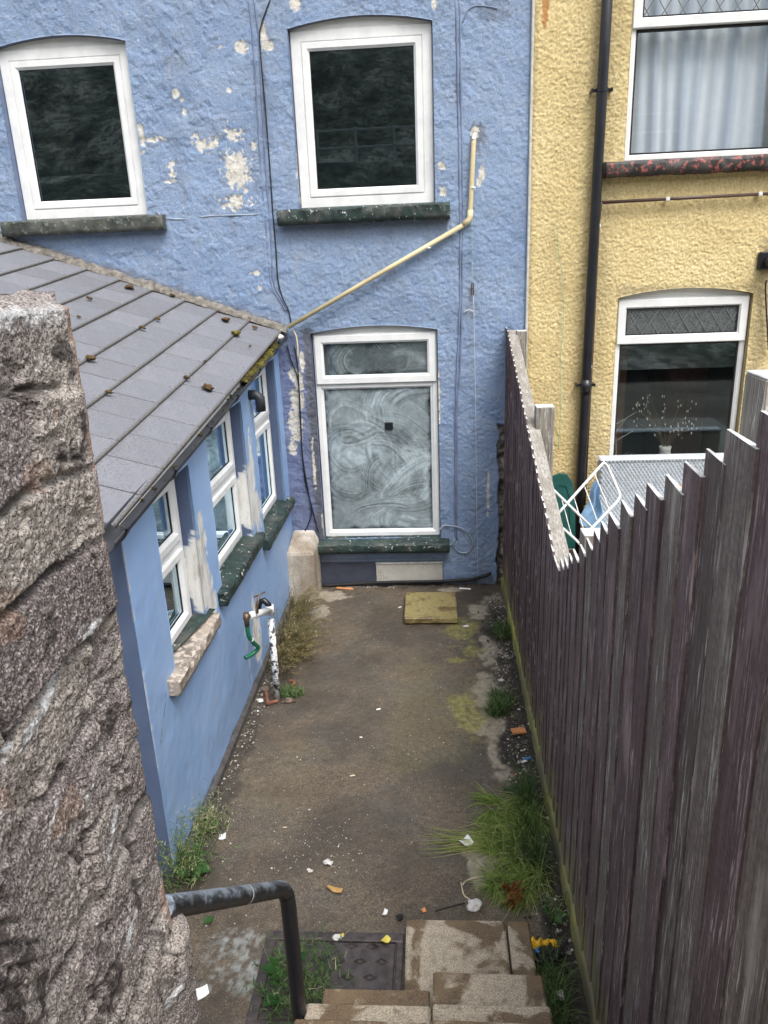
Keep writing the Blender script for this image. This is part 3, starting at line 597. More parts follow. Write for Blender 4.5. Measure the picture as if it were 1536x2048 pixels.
def wash_pane(a0, a1, b0, b1, strokes, base, seed, thin):
    n, m = int((a1-a0)/.0032), int((b1-b0)/.0032); uu, vv = np.meshgrid(np.linspace(0, a1-a0, n), np.linspace(0, b1-b0, m))
    rs = np.random.RandomState(seed); wu = uu+(fbm(uu*3, vv*3, 2, 1)-.5)*.10; wv = vv+(fbm(uu*3+9, vv*3, 2, 2)-.5)*.10
    c = np.full(uu.shape, base)
    for (cx, cy, r, a_0, a_1, wd) in strokes:
        dx, dy = wu-cx, wv-cy; rho = np.hypot(dx, dy); an = (np.arctan2(dy, dx)-a_0) % (2*math.pi)
        k = np.interp(np.arange(64), np.linspace(0, 63, 22), rs.rand(22)); lev = rs.uniform(.16, .80); k = np.clip((k-.5)*.62+lev, .05, .95); bi = np.interp((rho-r)/wd*32+32, np.arange(64), k)
        fade = sst(0, .10, an)*sst(a_1, a_1-.35, an)
        msk = sst(wd*1.25, wd*.25, abs(rho-r))*fade*(an < a_1)
        c = c*(1-msk*.55)+msk*.55*bi*(.35+1.3*fbm(an*3.5, rho*30, 4, 3))
    ed = np.minimum.reduce([uu, a1-a0-uu, vv, b1-b0-vv]); c = c*sst(-.012, .045, ed+(fbm(uu*14, vv*14, 3, 4)-.5)*.055)
    cl = fbm(uu*3.2, vv*3.2, 4, 6); c = np.clip(c*thin*(.55+.95*cl)+(fbm(uu*60, vv*60, 2, 5)-.5)*.06*(c > .1), 0, .93)
    X, Y, Z = fac(uu+a0, vv+b0, np.full(uu.shape, w-.022)); ii = np.arange(uu.size).reshape(uu.shape)
    return np_mesh('whitewashed_pane', np.stack([X.ravel(), np.broadcast_to(Y, X.shape).ravel(), Z.ravel()], -1), np.stack([ii[:-1, :-1], ii[:-1, 1:], ii[1:, 1:], ii[1:, :-1]], -1).reshape(-1, 4), M['glass_whitewash'], {'wash': c})
rs = np.random.RandomState(21); st = []
for i in range(26): st.append((rs.uniform(.05, .87), rs.uniform(0.05, 1.2), rs.uniform(.14, .42), rs.uniform(0, 6.28), rs.uniform(1.2, 2.8), rs.uniform(.07, .14)))
st += [(.20, .92, .17, .4, 4.0, .06), (.18, .70, .16, 1.2, 4.2, .06), (.15, .42, .13, 2.0, 4.0, .05), (.45, .55, .42, -.5, 2.2, .07), (.42, .50, .34, -.7, 2.5, .07), (.42, .50, .24, -.6, 2.6, .06), (.62, .45, .24, -.9, 2.7, .06), (.60, .40, .16, -.9, 2.9, .05),
       (.95, .05, .55, 1.7, 1.3, .08), (.80, -.05, .45, 1.5, 1.5, .08), (.60, -.1, .36, 1.2, 1.5, .07), (.45, -.25, .5, 1.1, 1.2, .07), (.46, 1.05, .44, -.35, 1.2, .045), (.50, .75, .42, -.2, 1.5, .04)]
link('pane', wash_pane(u0+.058, u1-.058, v0+.058, 1.730, st, .46, 3, 1.12), lw)
st2 = [(.26, .14, .19, .5, 3.6, .04), (.30, .10, .22, .6, 2.4, .05), (.40, .02, .30, .7, 1.8, .05), (.55, .12, .13, 3.6, 3.5, .03), (.25, .12, .11, 2.0, 3.4, .05), (.70, .05, .26, .6, 1.8, .04), (.62, .0, .18, 0.3, 2.0, .04)]
link('pane', wash_pane(u0+.072, u1-.072, 1.835, v1-.074, st2, .22, 5, .85), lw)
# a small black vent fixed to the glass
p = P2(777, 855); MB().box(p[0]-.034, p[0]+.034, D+.05, D+.066, p[1]-.034, p[1]+.034, .008).build('vent_cover', M['black_plastic'], lw)
sill(blue, -1.085, .108, .452, .085, -.09, .10, fac, M['sill_green'], 1, .03)
sill(blue, -1.175, .140, 3.118, .105, -.09, .09, fac, M['sill_green'], 2, .02); sill(blue, -3.32, -2.025, 3.122, .105, -.09, .09, fac, M['sill_grey'], 3, .02)
pn = MB().box(-.545, .034, D-.010, D+.03, .035, .212, .003).build('vent_block', M['panel'], blue); MB().box(-.548, .037, D-.018, D+.01, .205, .218, .002).build('block_edge', M['chalk'], pn)

# ================================================================== REAR EXTENSION with tiled lean-to roof
exto = root('rear_extension', 'low blue extension with tiled lean-to roof and three white windows', 'extension', (-2.2, 4.4, 0))
def eave(u): return 1.805+(u-2.53)*.1022
EW = [(3.12, 3.64, .915, 1.79, 1.385), (3.98, 4.79, .955, 1.90, 1.445), (5.11, 5.93, .845, 2.02, 1.57)]
def ext_peel(u, v):
    p = np.zeros_like(u)
    for i, (c, r, a) in enumerate([((3.68, 1.22), (.10, .22), .6), ((3.74, 1.02), (.07, .17), .6), ((3.60, 1.16), (.06, .17), .5), ((3.73, 1.40), (.035, .10), .6), ((4.84, 1.22), (.12, .22), .5), ((4.92, 1.42), (.05, .22), .7), ((4.76, 1.20), (.07, .20), .4),
                                  ((4.98, 1.10), (.08, .13), .6), ((4.62, .30), (.09, .22), .6), ((4.60, .42), (.04, .18), .6), ((3.80, .94), (.05, .07), .5)]):
        p = np.maximum(p, blob(u, v, c, r, i, 24, a*1.35))
    p = np.maximum(p, sst(.011, .004, abs(u-2.755)+(fbm(v*30, u, 3, 2)-.5)*.014)*.8*(fbm(v*5, u, 2, 3) > .47))
    p = np.maximum(p, sst(.006, .002, abs(u-4.36+(v-.3)*.10))*(v < .55)*.8)
    return p
def ext_attr(u, v, dep):
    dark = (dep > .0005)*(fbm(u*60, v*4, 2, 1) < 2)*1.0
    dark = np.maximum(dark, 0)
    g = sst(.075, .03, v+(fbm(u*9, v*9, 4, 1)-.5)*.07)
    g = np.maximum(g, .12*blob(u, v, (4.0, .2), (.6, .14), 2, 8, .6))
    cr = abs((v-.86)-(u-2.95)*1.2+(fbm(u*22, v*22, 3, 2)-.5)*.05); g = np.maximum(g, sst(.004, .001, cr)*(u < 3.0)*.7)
    return {'peel': ext_peel(u, v), 'dark': dark*(1-ext_peel(u, v)), 'grime_dark': g}
def ext_disp(u, v): return (fbm(u*2, v*2, 3, 4)-.5)*.012+(fbm(u*18, v*18, 3, 2)-.5)*.004-ext_peel(u, v)*.003
eu_ = axis_pts(2.75, 6.125, .0125, sum([[h[0], h[1]] for h in EW], [])); ev_ = axis_pts(-.03, 2.2, .0125, sum([[h[2], h[3]] for h in EW], []))
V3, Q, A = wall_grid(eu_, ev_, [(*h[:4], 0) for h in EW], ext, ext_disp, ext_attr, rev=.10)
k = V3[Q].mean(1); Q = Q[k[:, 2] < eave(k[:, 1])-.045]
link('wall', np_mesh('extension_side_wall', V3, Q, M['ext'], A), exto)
# end wall towards the steps
gu = np.linspace(-3.6, EXX, 190); gv = np.linspace(-.03, 2.75, 220); GU, GV = np.meshgrid(gu, gv); GW = (fbm(GU*2, GV*2, 3, 4)-.5)*.012
ii = np.arange(GU.size).reshape(GU.shape); Q = np.stack([ii[:-1, :-1], ii[:-1, 1:], ii[1:, 1:], ii[1:, :-1]], -1).reshape(-1, 4)
P0 = np.array([-1.165, 6.12, 2.205]); P1 = np.array([-1.20, 2.60, 1.78]); F0 = np.array([-3.381, 6.12, 2.987])
ra = (P1-P0)/np.linalg.norm(P1-P0); rb = F0-P0; rb = rb-ra*(ra@rb); rb /= np.linalg.norm(rb); rn = -np.cross(ra, rb)
def roof_z(x, y): return P0[2]-((x-P0[0])*rn[0]+(y-P0[1])*rn[1])/rn[2]
cc = np.stack([GU.ravel(), GV.ravel()], -1)[Q].mean(1); Q = Q[cc[:, 1] < roof_z(cc[:, 0], 2.75)-.03]
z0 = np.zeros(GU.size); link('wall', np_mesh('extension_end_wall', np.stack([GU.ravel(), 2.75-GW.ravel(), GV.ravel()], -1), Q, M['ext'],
     {'peel': z0, 'dark': z0+1, 'grime_dark': sst(.09, .02, GV.ravel())}), exto)
MB().box(EXX-.01, EXX+.028, 2.74, 6.10, -.02, .055, .012).build('plinth', M['plinth'], exto)
for i, (a0, a1, b0, b1, rail) in enumerate(EW):
    w = -.075; a0 += .004; a1 -= .004; b0 += .004; b1 -= .004
    win = MB().ring(a0, a1, b0, b1, prof(.052, w-.055, w), ext).box(EXX+w-.05, EXX+w-.002, a0+.048, a1-.048, rail-.028, rail+.028, .004).build('window', M['upvc'], exto)
    for (c0, c1) in ((b0+.046, rail-.024), (rail+.024, b1-.046)):
        MB().ring(a0+.046, a1-.046, c0, c1, [(0, w-.04), (0, w+.006), (.006, w+.014), (.040, w+.014), (.055, w-.004), (.055, w-.04)], ext).build('sash', M['upvc'], win)
        MB().ring(a0+.10, a1-.10, c0+.054, c1-.054, [(0, w-.03), (0, w-.008), (.006, w-.008), (.006, w-.03)], ext).build('gasket', M['black_dull'], win)
        pane_mesh('pane', a0+.103, a1-.103, c0+.057, c1-.057, w-.012, ext, M['glass'], win)
    room(exto, a0, a1, b0, b1, -.16, 1.2, ext, M['room'])
    n = 60; V = []; F = []                                        # pale curtain hanging inside
    for j in range(n+1):
        q = j/n; uu = a0+.02+(a1-a0-.04)*q; ww = -.24+.02*math.sin(q*46+i)+.01*math.sin(q*17)
        V += [ext(uu, b0-.05, ww), ext(uu, b1+.05, ww)]
    for j in range(n): F.append((2*j, 2*j+2, 2*j+3, 2*j+1))
    MB().add(V, F, .2).build('curtain', M['grey_rag'], win, smooth=True, recalc=False)
for i, (a0, a1, b0, mt) in enumerate(((2.99, 3.73, .918, 'sill_bare'), (3.86, 4.90, .958, 'sill_green'), (5.00, 6.04, .850, 'sill_green'))):
    so_ = sill(exto, a0, a1, b0+.024, .078, -.10, .055, ext, M[mt], 4+i, .018, .012)
    if i == 0: so_['label'] = 'bare stone sill with its green paint flaked off'
gp = MB().add([ext(3.16, .960, -.07), ext(3.72, .960, -.07), ext(3.72, .945, .03), ext(3.52, .95, .005), ext(3.34, .953, -.025), ext(3.16, .955, -.05)], [(0, 1, 2, 3, 4, 5)])
gp.build('paint_flake', M['sill_green'], exto)
# roof deck, tiles, mortar fillet
def rp(a, b, h=0.0): return P0+ra*a+rb*b+rn*h
rf = MB().add([rp(-.12, .10, -.03), rp(3.53, .10, -.03), rp(3.53, 2.5, -.03), rp(-.35, 2.5, -.03), rp(-.12, .10, -.07), rp(3.53, .10, -.07), rp(3.53, 2.5, -.07), rp(-.35, 2.5, -.07)],
              [(0, 1, 2, 3), (7, 6, 5, 4), (0, 4, 5, 1), (1, 5, 6, 2), (2, 6, 7, 3), (3, 7, 4, 0)]).build('roof', M['black_dull'], exto)
TW, TC = .285, .262
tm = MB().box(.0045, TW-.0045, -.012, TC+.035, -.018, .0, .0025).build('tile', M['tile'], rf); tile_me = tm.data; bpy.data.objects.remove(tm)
for j in range(9):
    b = .052+j*TC; off = (.9-TW*4 if j % 2 == 0 else .9-TW*4.5)-TW
    for i in range(15):
        a = off+i*TW
        if a < -.42 or a > 3.45: continue
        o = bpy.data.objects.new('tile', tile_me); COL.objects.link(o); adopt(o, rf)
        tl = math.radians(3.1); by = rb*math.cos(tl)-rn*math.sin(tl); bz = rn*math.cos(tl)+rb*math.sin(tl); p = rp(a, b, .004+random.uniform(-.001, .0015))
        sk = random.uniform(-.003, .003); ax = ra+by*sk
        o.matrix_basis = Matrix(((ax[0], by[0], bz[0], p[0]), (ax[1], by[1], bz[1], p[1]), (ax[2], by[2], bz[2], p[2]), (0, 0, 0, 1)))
n = 260; V = []; F = []; prf = [(0, .0), (.022, .052), (.045, .080), (.085, .088), (.10, .02)]
for i in range(n+1):
    x = -1.16-(2.35)*i/n; zz = 2.216+(-1.165-x)*.347
    nz = lambda k: (float(fbm(x*22, k*2.1, 4, 2))-.5)
    pts = [(x, 6.055+nz(1)*.04, zz-.012), (x, 6.065+nz(2)*.025, zz+.010+nz(3)*.012), (x, 6.085+nz(4)*.02, zz+.028+nz(5)*.02), (x, 6.105, zz+.040+nz(6)*.045), (x, 6.14, zz+.042+nz(6)*.045)]
    V += pts
for i in range(n):
    for k in range(4): F.append((i*5+k, i*5+k+1, i*5+5+k+1, i*5+5+k))
MB().add(V, F).build('mortar_fillet', M['mortar'], rf, smooth=True)
# gutter: open half round, clips, white fascia
V = []; F = []; ng = 14; us_ = np.linspace(2.50, 6.06, 40); gr_ = .047
for u in us_:
    sag = (float(vn(u*1.3, 2, 1))-.5)*.008
    for r_, rev_ in ((gr_, 0), (gr_-.004, 1)):
        for k in range(ng+1):
            kk = ng-k if rev_ else k; q = math.pi*kk/ng
            V.append((-1.212-r_*math.cos(q), u, eave(u)+sag-r_*math.sin(q)*1.05+.004))
m = 2*(ng+1)
for i in range(len(us_)-1):
    for k in range(m): a = i*m+k; b_ = i*m+(k+1) % m; F.append((a, b_, b_+m, a+m))
F += [tuple(range(m)), tuple((len(us_)-1)*m+k for k in range(m))[::-1]]
gut = MB().add(V, F).build('gutter', M['gutter_grey'], exto, smooth='auto')
for u in (2.62, 3.22, 3.82, 4.42, 5.05, 5.65):
    V = []; F = []
    for uu in (u-.018, u+.018):
        for r_ in (gr_+.0025, gr_+.006):
            for k in range(ng+1): q = math.pi*k/ng; V.append((-1.212-r_*math.cos(q), uu, eave(uu)-r_*math.sin(q)*1.05+.006))
    L = ng+1
    for k in range(ng):
        F += [(k, k+1, L+k+1, L+k), (2*L+k, 2*L+k+1, 3*L+k+1, 3*L+k), (L+k, L+k+1, 3*L+k+1, 3*L+k)]
    MB().add(V, F).box(-1.172, -1.155, u-.018, u+.018, eave(u)-.006, eave(u)+.008, .002).build('gutter_clip', M['black_plastic'], gut)
V = []; 
for u in (2.72, 6.08): e = eave(u); V += [(EXX-.004, u, e-.085), (EXX+.016, u, e-.085), (EXX+.016, u, e-.012), (EXX-.004, u, e-.012)]
MB().add(V, [(0, 1, 2, 3), (7, 6, 5, 4), (0, 4, 5, 1), (1, 5, 6, 2), (2, 6, 7, 3), (3, 7, 4, 0)]).build('fascia_board', M['upvc'], exto)
p = onx(506, 790, EXX+.03); MB().tube([(EXX, p[1], p[2]), (EXX+.05, p[1], p[2]), (EXX+.075, p[1], p[2]-.02), (EXX+.075, p[1], p[2]-.11)], .034, 14).build('vent_cowl', M['gutter_grey'], exto, smooth='auto')

# ================================================================== YELLOW HOUSE
yel = root('terraced_house', 'yellow roughcast terraced house rear with leaded white windows', 'house', (1.9, D+.3, 0))
def facy(u, v, w): return (u, D-.016-w, v)
YU = (1.385, 2.475, 3.325, 4.95, .05); YL = (1.400, 2.40, .78, 2.375, .055)
def y_disp(u, v): return (vn(u*88, v*88, 2)-.5)*.0085+(vn(u*138, v*138, 5)-.5)*.005+(fbm(u*2, v*2, 3, 3)-.5)*.016
def y_attr(u, v, dep):
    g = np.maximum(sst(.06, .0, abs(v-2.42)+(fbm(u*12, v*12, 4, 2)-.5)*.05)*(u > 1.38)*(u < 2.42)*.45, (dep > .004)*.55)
    g = np.maximum(g, sst(.035, .0, abs(u-.725)+(fbm(v*8, u, 3, 3)-.5)*.02)*.4)
    g = np.maximum(g, sst(.15, .0, abs(u-1.24)+(fbm(u*8, v*5, 4, 3)-.5)*.15)*.32); g = np.maximum(g, sst(.12, .0, abs(u-2.47)+(fbm(v*6, u*6, 3, 1)-.5)*.1)*(v < 2.75)*.55)
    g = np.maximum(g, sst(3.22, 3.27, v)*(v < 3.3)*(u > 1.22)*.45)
    c = P2(1090, 10); r = blob(u, v, (c[0], c[1]+.02), (.022, .16), 2, 14, .6)*.75
    return {'grime_dark': g, 'rust': r}
yu = np.concatenate([axis_pts(.717, 2.62, .0072, [YU[0], YU[1], YL[0], YL[1]]), np.linspace(2.62, 3.6, 60)[1:]])
yv = np.concatenate([axis_pts(.1, 4.55, .0072, [YU[2], YL[2], YL[3]]), axis_pts(4.55, 5.6, .06, [YU[3]])[1:]])
V3, Q, A = wall_grid(yu, yv, [YU, YL], facy, y_disp, y_attr, rev=.11)
link('wall', np_mesh('yellow_wall', V3, Q, M['yellow'], A), yel)
MB().box(.702, .720, D-.030, D+.02, -.02, 5.6, .004).build('corner_bead', M['chalk'], yel)
def leaded(win, a0, a1, b0, b1, w, f, dx=.122):
    s = MB(); t = .0032; H_ = b1-b0; run = H_*.66; n = int((a1-a0+run)/dx)+2
    for k in range(-int(run/dx)-1, n):
        for sg in (1, -1):
            x0, x1, y0, y1 = k*dx, k*dx+run, 0.0, H_
            if x1 <= .01 or x0 >= a1-a0-.01: continue
            sl_ = H_/run
            if x0 < 0: y0 += sl_*(0-x0); x0 = 0
            if x1 > a1-a0: y1 += sl_*(a1-a0-x1); x1 = a1-a0
            if sg < 0: y0, y1 = H_-y0, H_-y1
            p, q = (a0+x0, b0+y0), (a0+x1, b0+y1); d = np.array(q)-np.array(p); L = np.hypot(*d); d = d/L; nn = np.array([-d[1], d[0]])*t
            c = [(p[0]-nn[0], p[1]-nn[1]), (q[0]-nn[0], q[1]-nn[1]), (q[0]+nn[0], q[1]+nn[1]), (p[0]+nn[0], p[1]+nn[1])]; e = .0006*sg
            s.add([f(x, y, w) for x, y in c]+[f(x, y, w+.003+e) for x, y in c], [(0, 1, 2, 3), (4, 5, 6, 7), (0, 1, 5, 4), (2, 3, 7, 6)])
    return s.build('leading', M['lead'], win)
for kind, h, tr in (('up', YU, 4.165), ('low', YL, 2.02)):
    w = -.05; a0, a1, b0, b1 = h[0]+.004, h[1]-.004, h[2]+.004, h[3]-.01
    win = MB().ring(a0, a1, b0, b1, prof(.042, w-.06, w), facy).build('window', M['upvc'], yel)
    MB().ring(a0+.008, a1-.008, tr, b1-.01, [(0, w-.03), (0, w+.014), (.006, w+.020), (.056, w+.020), (.066, w+.006), (.066, w-.03)], facy).build('sash', M['upvc'], win)
    MB().ring(a0+.074, a1-.074, tr+.066, b1-.076, [(0, w-.03), (0, w+.004), (.010, w+.004), (.010, w-.03)], facy).build('gasket', M['black_dull'], win)
    MB().ring(a0+.038, a1-.038, b0+.038, tr+.0, [(0, w-.04), (0, w-.012), (.016, w-.012), (.016, w-.04)], facy).build('gasket', M['black_dull'], win)
    pane_mesh('pane', a0+.05, a1-.05, b0+.05, tr-.002, w-.022, facy, M['glass'], win)
    pane_mesh('pane', a0+.082, a1-.082, tr+.074, b1-.084, w-.008, facy, M['glass_textured' if kind == 'low' else 'glass'], win)
    leaded(win, a0+.082, a1-.082, tr+.074, b1-.084, w-.006, facy)
    if kind == 'low': head_trim(win, a0, a1, b1, .06, w-.012, facy, M['upvc'])
    room(yel, a0, a1, b0, b1, -.16, 1.9, facy, M['room' if kind == 'low' else 'room'])
sill(yel, 1.225, 2.63, 3.335, .10, -.11, .095, facy, M['sill_red'], 8, .015, .03)
sill(yel, 1.25, 2.55, .775, .10, -.11, .08, facy, M['sill_red'], 9, .015, .03)

# ================================================================== ROUGH WALL beside the steps (left foreground)
RX, RY, RTOP = -.56, 1.20, 2.712
def rough_wall():
    sy = np.concatenate([np.linspace(-1.2, .45, 40)[:-1], np.linspace(.45, RY-.03, 215)[:-1]])
    th = np.linspace(0, math.pi/2, 14)
    ex = np.linspace(0, .42, 60)[1:]
    px_ = np.concatenate([np.full(len(sy), RX), RX-.03+.03*np.cos(th), RX-.03-ex]); py_ = np.concatenate([sy, RY-.03+.03*np.sin(th), np.full(len(ex), RY)])
    nx_ = np.concatenate([np.ones(len(sy)), np.cos(th), np.zeros(len(ex))]); ny_ = np.concatenate([np.zeros(len(sy)), np.sin(th), np.ones(len(ex))])
    arc = np.concatenate([[0], np.cumsum(np.hypot(np.diff(px_), np.diff(py_)))]); s0 = arc[len(sy)]
    zs = np.concatenate([np.linspace(-.05, 1.15, 40)[:-1], np.linspace(1.15, RTOP-.02, 420)])
    k = len(zs); cap = np.linspace(0, 1, 26)[1:]
    Sx = np.tile(arc-s0, (k, 1)); Z = np.repeat(zs[:, None], len(arc), 1)
    # horizontal courses of rubble: long lumps with eroded joints between them, rough dash all over
    zc = Z*7.4+(fbm(Sx*2.2, Z*1.5, 2, 2)-.5)*.8+(fbm(Sx*26, Z*9, 3, 1)-.5)*.12; row = np.floor(zc); fr = zc-row
    xc = Sx*(2.4+1.3*vn(row*5.1, row*.7, 6))+row*.43+(vn(row*3.1, row*1.7, 3)-.5)*.8+(fbm(Sx*9, Z*26, 3, 5)-.5)*.10; cel = np.floor(xc); fx = xc-cel
    hb = vn(row*1.37+5, cel*2.1, 4); hb2 = vn(row*2.9+1, cel*3.3, 2); hb3 = vn(row*4.7+3, cel*1.3, 1)
    jo = np.maximum(sst(.09, .02, np.minimum(fr, 1-fr))*sst(.28, .36, vn(row*1.3, Sx*3, 1)), sst(.045, .01, np.minimum(fx, 1-fx))*(hb3 > .35))
    chipd = sst(.56, .60, fbm(Sx*11, Z*16, 4, 6))
    d = (hb-.5)*.030+(hb2-.5)*(fr-.5)*.030+(hb3-.5)*(fx-.5)*.03-.012*jo-chipd*.008*(hb2 > .3)+(fbm(Sx*34, Z*34, 3, 3)-.5)*.006+(vn(Sx*150, Z*150, 2)-.5)*.0055+(vn(Sx*260, Z*260, 6)-.5)*.0035
    d = d*sst(.03, -.06, Sx)*.75+d*.35
    tone = np.clip(hb2*1.5-.25+(fbm(Sx*6, Z*6, 3, 4)-.5)*.6, 0, 1)
    qa, qb = onx(0, 1800, RX), onx(110, 1800, RX); stt = (qb[2]-qa[2])/(qb[1]-qa[1])          # split ledges, tilted so that they look level from the camera
    zt = (Z-qa[2])-stt*(Sx+RY-qa[1]); lz = zt*27+(fbm(Sx*10, Z*10, 3, 3)-.5)*.9; low = sst(-.05, .06, qb[1]-.03+(fbm(Z*9, Sx*4, 3, 5)-.5)*.12-(Sx+RY))*sst(.14, .10, zt)
    led = lz-np.floor(lz); d = d*(1-.4*low)+low*(sst(0, .3, led)*sst(1.0, .75, led)*.009*(.5+vn(np.floor(lz)*3.3, Sx*6, 2))+.004); jo = np.maximum(jo*(1-low), low*sst(.16, .04, led)*.35)
    foot = sst(1.475, 1.45, Z+(fbm(Sx*14, Z*14, 3, 6)-.5)*.03)*sst(-.10, -.04, Sx); d = d+foot*.032
    hol = np.maximum(jo*sst(.36, .52, fbm(Sx*9, Z*9, 3, 7)), sst(.68, .73, fbm(Sx*13, Z*13, 4, 4)))
    stk = lambda y0, z0, y1, z1, wd, s, a=.7: (lambda t: sst(1, .2, abs((Sx+RY-y0)-(y1-y0)*t)/wd+(fbm(Sx*18, Z*18, 4, s)-.5)*a*2)*(t > -.02)*(t < 1.02))((Z-z0)/(z1-z0))
    pq = lambda px, py: onx(px, py, RX)[1:]
    pale = np.zeros_like(Z)
    for (a, b, wd, s) in (((0, 1520), (95, 1420), .035, 1), ((80, 1460), (205, 1225), .035, 2), ((255, 1590), (235, 1700), .02, 3), ((300, 1760), (260, 1840), .035, 4), ((145, 1570), (125, 1640), .008, 5), ((255, 1450), (140, 1690), .004, 6), ((140, 1690), (95, 1790), .007, 7), ((345, 1930), (330, 2040), .03, 1), ((60, 1410), (95, 1380), .01, 2), ((285, 1810), (275, 1880), .02, 3), ((170, 1260), (185, 1230), .02, 2)):
        (y0, z0_), (y1, z1_) = pq(*b), pq(*a); pale = np.maximum(pale, stk(y0, z0_, y1, z1_, wd, s, .45))
    pale = np.maximum(pale*.95, sst(RTOP-.05, RTOP-.02, Z)*.55*(fbm(Sx*20, Z*9, 3, 2) > .42))
    rust = np.zeros_like(Z)
    for (px, py, r) in ((40, 1200, .07), (30, 1560, .03), (165, 1590, .05), (100, 930, .03), (120, 820, .02)):
        y_, z_ = pq(px, py); rust = np.maximum(rust, blob(Sx+RY, Z, (y_, z_), (r*.8, r*.6), int(px), 22, 1.3)*.30)
    pink = sst(-.012, .004, Sx+(fbm(Z*14, Z*3, 3, 4)-.5)*.03)*sst(.06, .05, Sx)*np.maximum(sst(2.2, 2.5, Z), .8*blob(Sx, Z, (.02, 1.52), (.05, .06), 2, 10, .3))
    d = d*(1-.6*pink)
    X = px_[None, :]+nx_[None, :]*d; Y = py_[None, :]+ny_[None, :]*d
    V = [np.stack([X, Y, Z], -1)]; AT = {'tone': [tone], 'mortar': [jo*sst(.5, .62, fbm(Sx*7, Z*7, 3, 2))*(1-pink)], 'pale': [pale], 'rust': [rust], 'pink': [pink], 'hollow': [hol*.8*(1-pink)]}
    # cap: rows going inwards over the top
    topx, topy = X[-1], Y[-1]
    for c in cap:
        inx = topx-c*.36*np.clip(nx_, 0, 1)**1-0*c; iny = topy-c*.36*ny_*.0-c*.3*(ny_ > .5)*0
        zz = RTOP-.02+.024*math.sin(min(1, c*6)*math.pi/2)+(fbm(inx*22+9, iny*22, 4, 3)-.5)*.024-.01*c
        V.append(np.stack([np.where(nx_ < .3, np.minimum(topx, RX-.03), inx), iny, zz], -1)[None]); one = np.full((1, len(arc)), 1.0)
        AT['pale'].append(one*.5*(fbm(inx*15, iny*15, 3, 1)[None] > .48)); AT['tone'].append(one*.6); AT['mortar'].append(one*0); AT['rust'].append(one*0); AT['pink'].append(one*0); AT['hollow'].append(one*0)
    V = np.concatenate(V, 0); n, m = V.shape[:2]; ii = np.arange(n*m).reshape(n, m)
    Q = np.stack([ii[:-1, :-1], ii[:-1, 1:], ii[1:, 1:], ii[1:, :-1]], -1).reshape(-1, 4)
    return np_mesh('rough_wall', V.reshape(-1, 3), Q, M['rough_wall'], {k: np.concatenate(v, 0) for k, v in AT.items()})
o = link('stone_wall', rough_wall()); tag(o, 'rough weathered stone wall standing close by at the left of the steps', 'wall')

# ================================================================== FENCE
FX = .56
fence = root('fence', 'dark brown featheredge board fence between the two yards', 'fence', (FX, 3.5, 0))
ztop = lambda y: float(np.interp(y, [.2, .9, 1.23, 1.375, 1.496, 1.604, 1.73, 1.866, 2.0, 2.136, 2.28, 2.408, 2.52, 2.70, 2.98, 3.20, 3.36, 6.2], [2.75, 2.62, 2.48, 2.411, 2.349, 2.286, 2.215, 2.155, 2.09, 2.02, 1.932, 1.864, 1.794, 1.675, 1.52, 1.40, 1.335, 2.232]))
near_e = [3.36, 3.25, 3.14, 3.033, 2.93, 2.80, 2.69, 2.576, 2.465, 2.35, 2.208, 2.064, 1.93, 1.803, 1.658, 1.549, 1.443, 1.306, 1.16, 1.01, .87, .73, .59, .45, .31]
far_e = list(np.arange(6.10, 3.40, -.0805))+[3.36]
def board_mesh(wd):
    """featheredge: thick edge towards the steps, thin edge tucked under the next board; unit height scaled per board"""
    mb = MB(); t0, t1 = .013, .006; y0, y1 = 0, wd+.018
    V = []; seg = [0, .25, .5, .75, 1]
    for k in seg:
        bw = .003*math.sin(k*5+wd*40)
        V += [(-t0+bw, y0, k), (-t1+bw*.5, y1, k), (0, y1, k), (0, y0, k)]
    F = []
    for i in range(4):
        for k in range(4): a = i*4+k; b = i*4+(k+1) % 4; F.append((a, b, b+4, a+4))
    F += [(3, 2, 1, 0)]; top = (16, 17, 18, 19)
    me = bpy.data.meshes.new('board'); me.from_pydata(V, [], F+[top]); me.update()
    me.materials.append(None); me.materials.append(M['endgrain']); me.polygons[len(me.polygons)-1].material_index = 1
    return me
_bm = {}
def board(y0, y1, z, mat):
    key = (round(y1-y0, 2), mat)
    if key not in _bm: me = board_mesh(key[0]); me.materials[0] = M[mat]; _bm[key] = me
    o = bpy.data.objects.new('board', _bm[key]); COL.objects.link(o)
    zb = .075; lean = random.uniform(-.004, .004)
    o.location = (FX+random.uniform(-.002, .002), y0, zb); o.scale = (1, 1, z-zb); o.rotation_euler = (random.uniform(-.004, .004), 0, random.uniform(-.025, .025))
    adopt(o, fence); return o
for a, b in zip(far_e[:-1], far_e[1:]): board(b, a, ztop((a+b)/2)+random.uniform(-.006, .008), 'fence_stain')
for i, (a, b) in enumerate(zip(near_e[:-1], near_e[1:])):
    board(b, a, ztop((a+b)/2)+random.uniform(-.006, .006), 'fence_worn' if i in (6, 10, 13, 15, 16, 18, 19, 21) else 'fence_stain')
